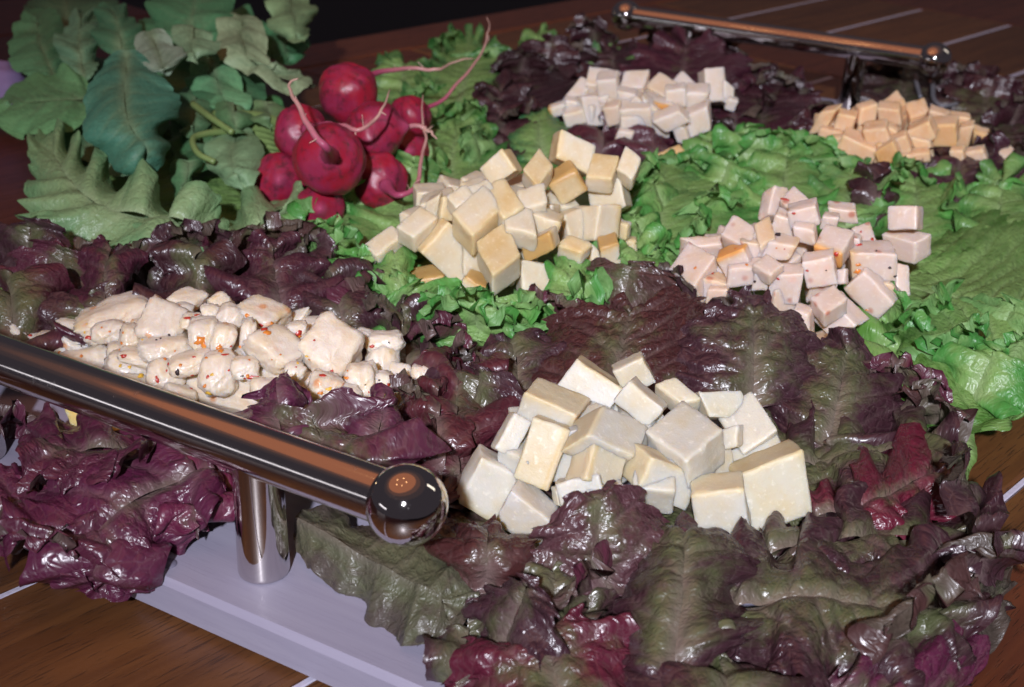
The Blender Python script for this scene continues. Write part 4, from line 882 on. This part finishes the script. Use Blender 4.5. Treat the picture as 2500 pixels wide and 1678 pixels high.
H3 = Heap((1940, 850), 1620, 2250, 475, z=.031, deep=.9)
K3 = {'A': (1590, 440, 3.7325), 'B': (1930, 480, 4.1275)}
T3 = '''
A|350,565 560,705 175,800|.3,.7 .5||white
A|280,520 640,495 420,600|0,1 .6|b0*
A|740,322 945,425 645,490|.2,.9 .6|
A|610,715 835,640 690,885|.3,-.7 .5|b0|orange topped
A|700,825 985,795 700,985|.2,-.9 .4|
A|1065,565 1315,610 1000,690|.3,-.9 .8|a1*|dark spotted
A|1080,330 950,400 1130,520|0,1 .6|f*|yellowish
A|1110,60 1015,110 1060,300|1,.2 .8 1 0 .75|
A|1300,55 1190,180 1430,165|0,1 .8|
A|1250,310 1490,250 1290,470|0,-1 .6|
A|950,470 1060,560 900,600|.2,-.5 .7|
A|820,570 1020,590 890,740|0,-1 .5|b0*
A|1050,670 930,760 1200,760|0,1 .7|
A|1100,880 1365,880 1060,1130|.1,-1 .6|
A|170,825 440,890 60,1080|.6,-.6 .6|@1,.88,.78|peach
A|440,885 700,960 400,1070|.4,-.8 .7|b0*
A|520,1010 680,1020 480,1190|.4,-.6 .7|@1,.9,.8|peach
A|960,850 1090,850 930,1010|.1,-1 .7|
B|370,272 625,340 250,485|0,1 .45|b1|red edged white
B|800,262 635,322 885,490|-.2,.9 .6|
B|640,585 1045,590 660,860|-.3,-.6 .45|a0*|orange cornered
B|740,790 1040,1085 560,960|.4,-.8 .6|
B|990,105 1252,100 990,320|1,.1 .5||squat
B|1240,460 1390,385 945,370|0,1 .9 1 0 .85||
B|1050,690 1195,720 1050,960|-1,0 .7|
B|130,690 400,630 200,930|0,-1 .5||dotted
B|400,1030 165,1130 640,1310|.5,-.3 .7||white
B|430,890 210,1010 560,1040|0,1 .5|
B|20,1150 170,1190 30,1400|.5,-.5 .8|b1|
B|250,1470 600,1390 260,1600|0,-1 .8|@1,.88,.76|peach
B|640,150 390,120 660,270|0,-1 .7|
B|900,880 1030,900 960,1010|0,-1 .7|f*
B|470,740 545,740 470,880|.5,0 .8 1 .006|
A|1150,330 1330,390 1090,470|.2,-1 .7 1 .004|
B|30,330 230,350 60,480|.2,-1 .7 1 .004|
B|330,200 480,230 300,330|.2,-1 .8 1 .006|
B|560,420 700,440 580,540|.2,-1 .8 1 .006|
'''
build_heap(H3, K3, T3, MAT['pink'], (.67, .545, .475), 'pinkish', 'the speckled heap', 'pink speckled cheese cubes of the right heap', 4, 3000, rnd=.0011)

H4 = Heap((1560, 350), 1345, 1800, 172, z=.031, deep=.8)
K4 = {'W': (1320, 130, 4.672)}
T4 = '''
W|575,150 895,205 535,330|0,1 .5
W|460,260 590,340 280,500|-.2,.9 .5
W|650,340 860,320 690,650|.2,-1 .4
W|475,510 640,495 545,820|-1,0 .4
W|985,205 1240,185 900,400|0,1 .5
W|1345,215 1550,320 1200,360|.2,1 .9|@1,.95,.88
W|1625,200 1820,410 1520,300|0,1 .6
W|1875,195 2085,170 1900,540|-.4,.3 .5 0
W|2100,320 2210,400 2080,540|-1,0 .5
W|2150,530 2250,560 2100,640|0,-1 .5
W|290,560 460,570 290,690|0,-1 .6
W|90,650 275,590 140,750|.2,-1 .7|a0|orange ended
W|250,710 470,660 300,850|.2,-1 .6
W|730,650 895,600 780,850|.2,-1 .6|@1,.90,.80|peach
W|910,660 1230,650 940,930|0,-1 .6
W|880,450 1090,480 900,600|0,-1 .6
W|1090,520 1290,690 970,620|.3,-1 .6
W|1170,520 1360,690 1180,640|.3,-1 .5
W|1430,450 1640,420 1440,640|0,-1 .6
W|1660,460 1900,480 1560,700|.2,-1 .7
W|1290,790 1560,680 1420,900|0,-1 .6
W|1620,740 1880,640 1650,990|.4,-1 .7
W|890,900 1040,930 810,1090|.4,-1 .6
W|1500,830 1640,870 1560,1020|.4,-1 .6
W|1260,560 1480,620 1290,720|.3,-1 .6 1 .008|f|tan faced
'''
T4 = '\n'.join(l if l.count('|') > 2 else l + '|' for l in T4.strip().splitlines())
build_heap(H4, K4, T4, MAT['mild'], (.74, .655, .575), 'white', 'the far white heap', 'white cheese cubes of the far heap', 3, 4000, rnd=.0012)

H5 = Heap((2190, 425), 1985, 2480, 232, z=.031, deep=.8)
K5 = {'O': (1960, 210, 4.326)}
T5 = '''
O|990,55 1085,180 820,190|0,1 .8
O|1280,130 1100,180 1340,270|-.2,1 .7
O|620,250 790,195 590,420|-.5,-.5 .6
O|800,240 1010,260 820,400|.2,-1 .6
O|190,290 350,260 65,500|.5,-.5 .6 0
O|375,310 550,345 325,490|.3,-1 .6
O|430,560 775,690 335,735|.4,-1 .5||pinkish
O|635,480 870,455 690,680|.2,-1 .6||pinkish
O|860,420 990,490 890,560|.3,-1 .6
O|900,600 1080,540 960,760|.2,-1 .6
O|770,710 950,610 830,870|.4,-1 .6|f*|amber
O|1100,500 1320,400 1180,660|.3,-1 .6
O|1150,560 1330,600 1190,720|.3,-1 .6
O|1300,430 1600,420 1310,640|.2,-1 .6|f*|amber
O|1340,270 1530,330 1330,420|.3,-1 .6|@1,1.05,1.15|pale
O|1530,310 1750,350 1520,410|0,-1 .6
O|1660,460 1800,430 1600,670|.3,-1 .6
O|1800,480 1960,530 1800,640|0,-1 .6|f*|amber
O|1900,610 2080,590 1950,780|0,-1 .6
O|2100,565 2310,730 2040,690|0,1 .6|@1,1.1,1.35|pale
O|1560,700 1690,690 1570,860|.2,-1 .6
O|1700,720 1900,690 1740,840|.2,-1 .6|@1,1.1,1.3|pale
O|830,860 970,880 850,980|0,-1 .6|b1|orange edged
O|1050,740 1330,720 1060,830|0,-1 .6
O|300,560 430,560 350,660|.2,-1 .6
O|320,700 420,710 330,770|.2,-1 .6|f*|amber
'''
T5 = '\n'.join(l if l.count('|') > 2 else l + '|' for l in T5.strip().splitlines())
build_heap(H5, K5, T5, MAT['orange'], (.78, .53, .33), 'orange', 'the far right heap', 'orange cheese cubes of the far right heap', 3, 5000, rnd=.0013)

# ------------------------------------------------------------------ dressed cheese lumps on the left
XA = np.array([1.0, 0, 0]); YA = np.array([0, 1.0, 0])
H6 = Heap((560, 1020), 60, 1040, 735, z=.031, deep=.45, ax=(XA, YA))
# x y rx ry rotation(deg) boxiness, in the crops L and R
LUMPS = '''
L|280 540 175 115 25 .75|chunky white cheese lump at the far left end of the dressed heap
L|620 655 200 110 15 .5|cheese lump with one red flake near the left end, beside the bar
L|760 430 150 75 8 .1|smooth white oval lump on the upper left of the dressed heap
L|850 590 190 80 15 .2|orange stained lump under the smooth white oval lump
L|1200 320 350 130 -22 .3|long slab like lump along the upper left of the dressed heap
L|1680 250 120 75 5 .2|rounded lump at the right end of the long slab like lump
L|1150 480 150 90 -10 .1|lump with a wet highlight under the long slab
L|1390 560 110 130 10 .3|white tapering lump in the left middle of the dressed heap
L|1720 430 230 215 -8 .8|big smooth blocky lump in the upper middle left of the dressed heap
L|1980 140 175 85 -4 .6|ragged cube at the top of the dressed heap
L|1925 245 105 62 0 .1|bluish white bead below the ragged top cube
L|950 770 260 130 -14 .4|wide lump touching the handle bar on the left
L|1270 720 110 110 0 .2|lump in the hollow of the dressed heap left of the yellow seeds
L|1400 890 250 150 15 .3|lump with yellow seeds close to the handle bar
L|1750 645 240 105 -8 .35|pinkish oblong lump below the big blocky lump
L|1560 760 260 75 12 .1|thin strip of dressing covered cheese in the middle of the heap
L|1760 950 190 170 10 .2|rounded lump with a black pepper bit on its upper side
L|2170 490 165 140 -5 .2|round lump with a bright orange stain
L|2040 360 115 70 8 .2|small lump below the ragged top cube with red specks
L|2230 280 95 80 0 .2|grey pink lump right of the bluish bead
L|2050 800 230 90 -15 .2|flat lump between the black pepper bit and the orange stained lump
L|1500 1040 220 110 18 .3|low lump at the bar below the yellow seeds
L|1900 1110 170 65 18 .3|low lump at the bar below the rounded lump
R|70 160 95 75 12 .75|cube with an orange right edge beside the ragged top cube
R|500 300 235 130 6 .95|flat topped lump with two orange specks at the back of the dressed heap
R|170 330 120 130 20 .25|lump with a yellow stain left of the flat topped lump
R|110 520 110 130 10 .2|lump with an orange fleck at its foot in the middle of the dressed heap
R|365 520 80 160 5 .2|tall narrow curl of cheese before the flat topped lump
R|650 640 250 165 20 .7|large wedge with a red orange flake on its left shoulder
R|850 450 110 80 -10 .3|lump with a dark red fleck right of the large wedge
R|880 300 110 48 -30 .6|thin slice standing up behind the dressed heap
R|1080 390 190 65 -4 .3|pinkish sheet lying on top of the biggest cube
R|1200 660 265 265 3 .95|biggest cheese cube of the dressed heap, with a torn upper edge
R|1560 520 105 75 15 .2|small white nugget right of the biggest dressed cube
R|1750 560 180 85 0 .3|ragged lump behind the round shell like lump
R|1730 750 155 175 0 .05|round shell like lump right of the biggest dressed cube
R|330 830 130 95 5 .2|lump with a red smear under it beside the purple spike
R|70 880 185 190 0 .1|largest round lump above the handle bar
R|510 1040 115 90 5 .4|small lump behind the purple spike leaf
R|840 870 95 85 5 .05|small shiny bead left of the biggest dressed cube
R|1150 1030 160 135 15 .3|lump with a red fleck under the biggest dressed cube
R|1350 1130 140 120 5 .3|lump framed by the curve of the purple leaf
R|1510 960 150 160 -5 .2|grainy lump below the round shell like lump
R|1700 970 120 100 0 .3|crumbly piece left of the bright white chip
R|1910 900 115 105 -20 .7|bright white chip at the right of the dressed heap
R|2120 930 95 115 5 .5|upright piece at the far right end of the dressed heap
R|1950 1110 150 175 -10 .6|wet white block at the lower right end of the dressed heap
R|1680 1150 95 95 0 .2|piece between the two purple leaf horns
R|1560 1260 70 55 0 .2|tiny yellowish bit low between the purple leaf horns
R|1900 1370 65 60 0 .3|amber bit low at the right end of the dressed heap
'''
KL = {'L': (0, 700, 4.326), 'R': (520, 700, 4.171)}
def lump(px, py, rx, ry, rot, boxy, seed, label):
    P, _ = H6.hit(px, py); r = rayd(px, py); rx *= 1.08; ry *= 1.12; d = (P - CAM) @ r; sc = d / F
    a, b = rx * sc, ry * sc; c = .95 * (a + b) / 2
    x_ = RIGHT - r * (RIGHT @ r); x_ /= np.linalg.norm(x_); y_ = np.cross(r, x_)
    th = math.radians(rot); ex = x_ * math.cos(th) + y_ * math.sin(th); ey = -x_ * math.sin(th) + y_ * math.cos(th)
    # lean the third axis so that the top of each lump shows
    ez = r * .94 - y_ * .34; ez /= np.linalg.norm(ez)
    V, Fc = sphere((0, 0, 0), 1.0, 40, 24)
    pw = 1.15 + 2.4 * boxy
    nrm = (np.abs(V) ** (2 * pw)).sum(1) ** (1 / (2 * pw)); nr2 = np.linalg.norm(V, axis=1)
    if boxy > .55:
        A = Matrix.Rotation(.5 + seed % 3 * .2, 3, 'X') @ Matrix.Rotation(.6, 3, 'Y'); A = np.array(A)
        W_ = V @ A; nrm = (np.abs(W_) ** (2 * pw)).sum(1) ** (1 / (2 * pw))
    V = V / nrm[:, None] * (1.0 if boxy < .55 else .92)
    q = V * 1.6 + seed * 3.3
    amp = .13 - .07 * boxy
    V = V * (1 + amp * vnoise3(q, seed) + .07 * vnoise3(q * 2.6, seed + 3) + .025 * vnoise3(q * 7, seed + 6))[:, None]
    rs = np.random.RandomState(seed); V[:, 0] += .12 * V[:, 1] * rs.uniform(-1, 1)
    Wd = V[:, :1] * a * ex + V[:, 1:2] * b * ey + V[:, 2:3] * c * ez
    cen = P + r * c * .62
    stain = np.clip(vnoise3(V * 1.3 + seed, seed + 11) - .35, 0, 1) * .7
    cm = np.stack([stain, stain * 0, stain * 0, stain * 0 + 1], 1)
    Wv = cen + Wd; Wv[:, 2] = np.maximum(Wv[:, 2], .022)
    o = mesh_obj('cheese_lump', Wv, Fc, MAT['dressed'], colattr=cm, loc=cen)
    fix_normals(o)
    t = np.random.RandomState(seed + 1).uniform(.93, 1.05)
    o.color = (.73 * t, .64 * t, .53 * t, 1)
    return tag(o, label, 'cheese lump', 'lumps of the dressed cheese heap')
lumps = []
for i, ln in enumerate(LUMPS.strip().splitlines()):
    c, p, lb = ln.split('|'); ox, oy, sc = KL[c]; p = nums(p)
    lumps.append(lump(p[0] / sc + ox, p[1] / sc + oy, p[2] / sc, p[3] / sc, p[4], p[5], 6000 + i, lb))
V, Fc = sphere((0, 0, 0), 1.0, 90, 50)
V = V * (1 + .05 * vnoise3(V * 4, 71) + .03 * vnoise3(V * 11, 72))[:, None]
V = H6.c + V * np.array([H6.rx * .96, H6.ry * .80, H6.h * .66]); V[:, 2] = np.maximum(V[:, 2], .022)
o = mesh_obj('cheese_dressing', V, Fc, MAT['dressed'], colattr=np.tile([0, 0, 0, 1], (len(V), 1)), loc=H6.c); o.color = (.71, .61, .50, 1)
tag(o, 'creamy dressing pooled between all the lumps of the left heap', 'cheese dressing')
# yellow slab peeping out under the bar
hp = Heap((280, 1110), 170, 400, 1000, z=.03)
P, E1, E2, E3 = solve_box(hp, (180, 1015), (385, 1095), (200, 1075), (.4, -.8), .8, 0, -.012)
cube_object('cheese_cube', P, E1, E2, E3, MAT['smoked'], (.83, .62, .27), 'b0*', 6200, 'yellow piece of cheese seen under the near handle bar above purple leaves', 'stray cheese')

# ------------------------------------------------------------------ flakes stuck to the cheese
def collect(prefix):
    return [o for o in col.objects if o.type == 'MESH' and o.name.split('.')[0] == prefix]
trees = []
for o in collect('cheese_lump') + collect('cheese_cube'):
    me = o.data; vs = np.empty(len(me.vertices) * 3, dtype=np.float32); me.vertices.foreach_get('co', vs); vs = vs.reshape(-1, 3) + np.array(o.location)
    trees.append((o, BVHTree.FromPolygons([tuple(v) for v in vs], [tuple(p.vertices) for p in me.polygons])))
def flake(px, py, w, h, kind, seed):
    d = Vector(rayd(px, py)); best = None
    for o, t in trees:
        hit, n, _, dist = t.ray_cast(Vector(CAM), d)
        if hit is not None and (best is None or dist < best[0]): best = (dist, hit, n, o)
    if best is None: return
    dist, hit, n, o = best
    if n.dot(d) > 0: n = -n
    sc = dist / F; rs = np.random.RandomState(seed)
    zq = n.to_track_quat('Z', 'Y'); k = 9
    w *= 1.3; h *= 1.3; V = [(0, 0, .32)]
    for i in range(k):
        a = math.tau * i / k; q = rs.uniform(.65, 1.2); V.append((math.cos(a) * q * .6, math.sin(a) * q * .6, .22))
    for i in range(k):
        x, y, _ = V[1 + i]; V.append((x * 1.5, y * 1.5, -.25))
    V = [Vector(hit) + zq @ Vector((v[0] * w * sc, v[1] * h * sc, v[2] * min(w, h) * sc * .8)) for v in V]
    Fc = [[0, 1 + i, 1 + (i + 1) % k] for i in range(k)] + [[1 + i, 1 + k + i, 1 + k + (i + 1) % k, 1 + (i + 1) % k] for i in range(k)]
    mesh_obj({'r': 'chili_flake', 'o': 'chili_flake', 'y': 'pepper_seed', 'd': 'pepper_bit'}[kind], V, Fc,
             MAT[{'r': 'flake_red', 'o': 'flake_orange', 'y': 'flake_yellow', 'd': 'flake_dark'}[kind]], parent=o, smooth=True, loc=hit)
FL = '''
L|465 650 55 30 r;945 540 45 22 r;2120 570 60 45 o;2140 620 35 40 o;1985 330 45 20 r;2070 300 40 14 r;2320 650 40 35 o;1370 850 25 22 y;1490 940 38 24 y;1270 830 16 24 y;1660 980 22 40 r;1870 905 34 34 d;1780 820 24 16 r;2200 1130 38 30 y;2235 930 20 16 y;1650 560 16 12 d;1270 460 14 12 d;690 515 16 16 o;1075 430 14 14 o;2180 750 22 14 o;2050 740 20 12 r;860 630 10 10 d;1110 880 12 10 o
R|345 290 32 24 o;605 375 28 26 o;520 430 45 40 r;560 470 40 30 o;870 490 42 40 r;885 510 26 26 o;1110 910 55 34 r;1365 930 32 22 o;1190 1040 36 18 y;1350 1110 26 18 r;85 650 45 26 o;1620 610 36 18 r;2090 1080 18 60 o;370 930 90 20 r;1030 550 26 14 r;480 390 30 24 r;1790 570 12 10 d;1980 1070 10 8 d;300 910 20 10 d;115 690 40 12 r;1550 1000 10 8 d;600 745 12 10 o'''
def run_flakes(txt, crops, seed):
    for ln in txt.strip().splitlines():
        c, r_ = ln.split('|'); ox, oy, sc = crops[c]
        for k, it in enumerate(r_.split(';')):
            x, y, w_, h_, kd = it.split(); flake(float(x) / sc + ox, float(y) / sc + oy, float(w_) / sc, float(h_) / sc, kd, seed + k)
run_flakes(FL, KL, 10)
run_flakes('''A|1155 495 34 30 d;1155 900 16 14 r;765 620 26 14 o;945 925 14 18 d;1215 630 12 10 r;1140 620 10 10 o;1420 825 14 10 r;1300 305 18 14 r;560 850 22 12 r;1220 175 40 12 r;870 770 20 16 o;400 800 14 22 o
B|695 490 40 16 r;865 548 42 10 d;455 585 30 22 r;1055 805 20 16 d;1000 720 20 16 d;680 690 30 24 o;680 760 36 34 o;825 430 16 22 r;60 1360 52 34 o;170 750 16 12 r;360 745 10 10 d;710 355 10 18 r;580 630 12 12 d;770 1145 20 10 o''', K3, 40)

rs_ = np.random.RandomState(77)
for k_ in range(80):                                    # fine chili specks all over the dressed lumps
    px_ = rs_.uniform(60, 1030); yc = 800 + (px_ - 60) * .20; py_ = yc + rs_.uniform(-75, 75)
    z_ = rs_.uniform(2.0, 5.0); flake(px_, py_, z_ * rs_.uniform(.8, 1.8), z_, 'ooorrryd'[k_ % 8], 300 + k_)

# ------------------------------------------------------------------ radishes
def rz(x, y, z): return at(600 + x / 2.958, 30 + y / 2.958, z)
def radish(x, y, R, z, label, root, seed, squash=.92):
    c = rz(x, y, z); sc = 1.05 * R / 2.958 / F * depth(c)
    pts = [rz(px, py, pz) for px, py, pz in root] if root else None
    o = empty('radish', tuple(c), label, 'radish', 'radishes of the bunch')
    ax = (pts[0] - c) if pts is not None else np.array([.4, -.5, .2]); ax /= np.linalg.norm(ax)
    V, Fc = sphere((0, 0, 0), 1.0, 56, 36)
    up = np.array([0, 0, 1.0]) if abs(ax[2]) < .9 else np.array([1.0, 0, 0])
    e1 = np.cross(up, ax); e1 /= np.linalg.norm(e1); e2 = np.cross(ax, e1)
    ct = V[:, 2]
    rad = 1 + .22 * np.exp((ct - 1) / .018) + .05 * np.exp((ct - 1) / .12) - .10 * np.exp((-ct - 1) / .05)
    q = V * 1.7 + seed
    rad = rad * (1 + .085 * vnoise3(q * .8, seed) + .012 * vnoise3(q * 4, seed + 2))
    Wd = (V * rad[:, None]); Wd = (Wd[:, :1] * e1 + Wd[:, 1:2] * e2) * sc + Wd[:, 2:3] * ax * sc * squash
    pink = np.clip((ct - .955) / .045, 0, 1) * .7
    cm = np.stack([pink, pink * 0, pink * 0, pink * 0 + 1], 1)
    b = mesh_obj('bulb', c + Wd, Fc, MAT['radish'], parent=o, colattr=cm, loc=c); fix_normals(b)
    if pts is not None:
        st = c + ax * sc * squash * .90
        path = catmull(np.vstack([st, pts]), 60); n = len(path)
        jit = np.stack([vnoise(np.linspace(0, 14, n), np.full(n, k + seed), seed) for k in range(3)], 1) * .0010 * np.linspace(0, 1, n)[:, None]
        path = path + jit
        t = np.linspace(0, 1, n)
        rr = sc * (.20 * np.exp(-t / .05) + .095 * (1 - t) ** .8 + .018)
        V, Fc = tube(path, rr, 12, seed, .06)
        tt = np.repeat(t, 12)
        cm = np.stack([np.ones_like(tt) * .75, np.clip((tt - .18) / .6, 0, 1) * .9, tt * 0, tt * 0 + 1], 1)
        ro = mesh_obj('root', V, Fc, MAT['radish'], parent=o, colattr=cm, loc=st); fix_normals(ro)
        rs = np.random.RandomState(seed)
        for k in range(3):
            i = rs.randint(12, n - 12); d = rs.normal(size=3); d /= np.linalg.norm(d)
            p = np.array([path[i], path[i] + d * .003 + [0, 0, -.001], path[i] + d * .006 + rs.normal(size=3) * .002])
            V, Fc = tube(catmull(p, 10), np.linspace(.00045, .00015, 10), 6)
            h = mesh_obj('root_hair', V, Fc, MAT['radish'], colattr=np.tile([1, 1, 0, 1], (len(V), 1)), loc=path[i]); h.parent = ro
            h.location = Vector(path[i]) - Vector(st)
radish(740, 590, 205, .078, 'topmost dusky pink radish with a long wavy root pointing right', [(930, 445, .083), (1060, 420, .083), (1230, 408, .082), (1390, 418, .082), (1480, 365, .083), (1640, 335, .083)], 1)
radish(400, 868, 188, .066, 'left radish behind the front one, its thin curled root crossing to the right', [(560, 812, .082), (700, 822, .084), (820, 845, .085), (930, 770, .088), (1000, 680, .092), (1040, 545, .096)], 2)
radish(610, 1062, 245, .068, 'front radish with dark scars and a kinked root standing up in front', [(590, 985, .090), (510, 910, .096), (430, 780, .103), (395, 690, .107), (335, 610, .110), (315, 520, .113), (375, 487, .114)], 3)
radish(930, 862, 212, .066, 'bright red radish right of the front one with a stub root', [(1110, 832, .070), (1250, 822, .070), (1320, 860, .068), (1385, 905, .066)], 4)
radish(1190, 760, 150, .060, 'magenta radish at the back whose long root rises high to the right', [(1310, 690, .064), (1430, 630, .067), (1520, 520, .074), (1650, 375, .082), (1735, 225, .090), (1752, 120, .096), (1745, 35, .100)], 5)
radish(970, 1220, 190, .044, 'low radish on the right whose root bends sharply upwards', [(1090, 1320, .048), (1200, 1290, .050), (1248, 1200, .054), (1268, 1060, .060), (1302, 920, .066), (1275, 770, .072), (1284, 595, .078)], 6)
radish(250, 1210, 185, .040, 'dark red radish low at the left beneath the leaves', None, 7)
radish(540, 1415, 172, .036, 'lowest bright radish with a white glint half covered by green lettuce', None, 8)
radish(1170, 1010, 150, .044, 'shaded radish wedged behind the low radish on the right', None, 9)
# stalks between leaves and bulbs
def stalk(label, pts, r, seed):
    V, Fc = tube(catmull(np.array([at(a * D, b * D, c * .01) for a, b, c in pts]), 24), np.linspace(r, r * .8, 24), 10, seed, .05)
    o = mesh_obj('radish_stalk', V, Fc, MAT['stalk'], loc=V.mean(0)); fix_normals(o); tag(o, label, 'radish stalk', 'stalks of the radish bunch')
pos = ['topmost', 'second', 'third', 'fourth', 'fifth', 'sixth', 'seventh', 'lowest']
for i in range(8):
    stalk(f'pale green radish stalk left of the bulbs, {pos[i]}' + (' of the eight' if i in (0, 7) else ' of eight from the top'), [(655, 290 + i * 9, 6.6 - .38 * i), (600, 268 + i * 13, 6.4 - .38 * i), (548, 262 + i * 15, 6.0 - .36 * i), (490, 260 + i * 13, 5.4 - .3 * i)], .0036, i)
stalk('bright yellow green radish stalk slanting among the leaves', [(440, 238, 6.6), (480, 268, 6.7), (530, 302, 6.4)], .0024, 21)
stalk('curved yellow green radish stalk bent like a hook', [(520, 300, 6.0), (470, 305, 6.2), (440, 318, 6.2), (452, 350, 5.9), (490, 370, 5.6)], .0022, 22)
# pale ribs at the far right
def rib(label, pts, r, seed):
    V, Fc = tube(catmull(np.array([at(a * D, b * D, c * .01) for a, b, c in pts]), 20), np.linspace(r, r * .7, 20), 10, seed, .08)
    o = mesh_obj('lettuce_rib', V, Fc, MAT['rib'], loc=V.mean(0)); fix_normals(o); tag(o, label, 'lettuce rib', 'pale lettuce ribs at the back right')
MAT['rib'] = plain('pale_rib', C(.17, .17, .19), .35, .6, 0, .3, 200)
rib('short pale lettuce rib hanging below the far bar ball', [(2088, 172, 4.2), (2092, 195, 3.8), (2100, 222, 3.4)], .0022, 1)
rib('hooked pale lettuce rib right of the orange cheese peak', [(2128, 190, 4), (2130, 225, 3.6), (2150, 242, 3.4), (2185, 236, 3.4)], .0022, 2)
# pale purple thing at the left edge
pc = at(-10, 225, .03)
V, Fc = sphere((0, 0, 0), 1.0, 40, 24)
V = V * np.array([.030, .026, .024]) * (1 + .08 * vnoise3(V * 1.5, 4) + .03 * vnoise3(V * 5, 6))[:, None]
o = mesh_obj('crumpled_cloth', pc + V, Fc, MAT['cloth'], loc=pc)
tag(o, 'blurred pale purple crumpled cloth at the left edge behind the radish greens', 'cloth')
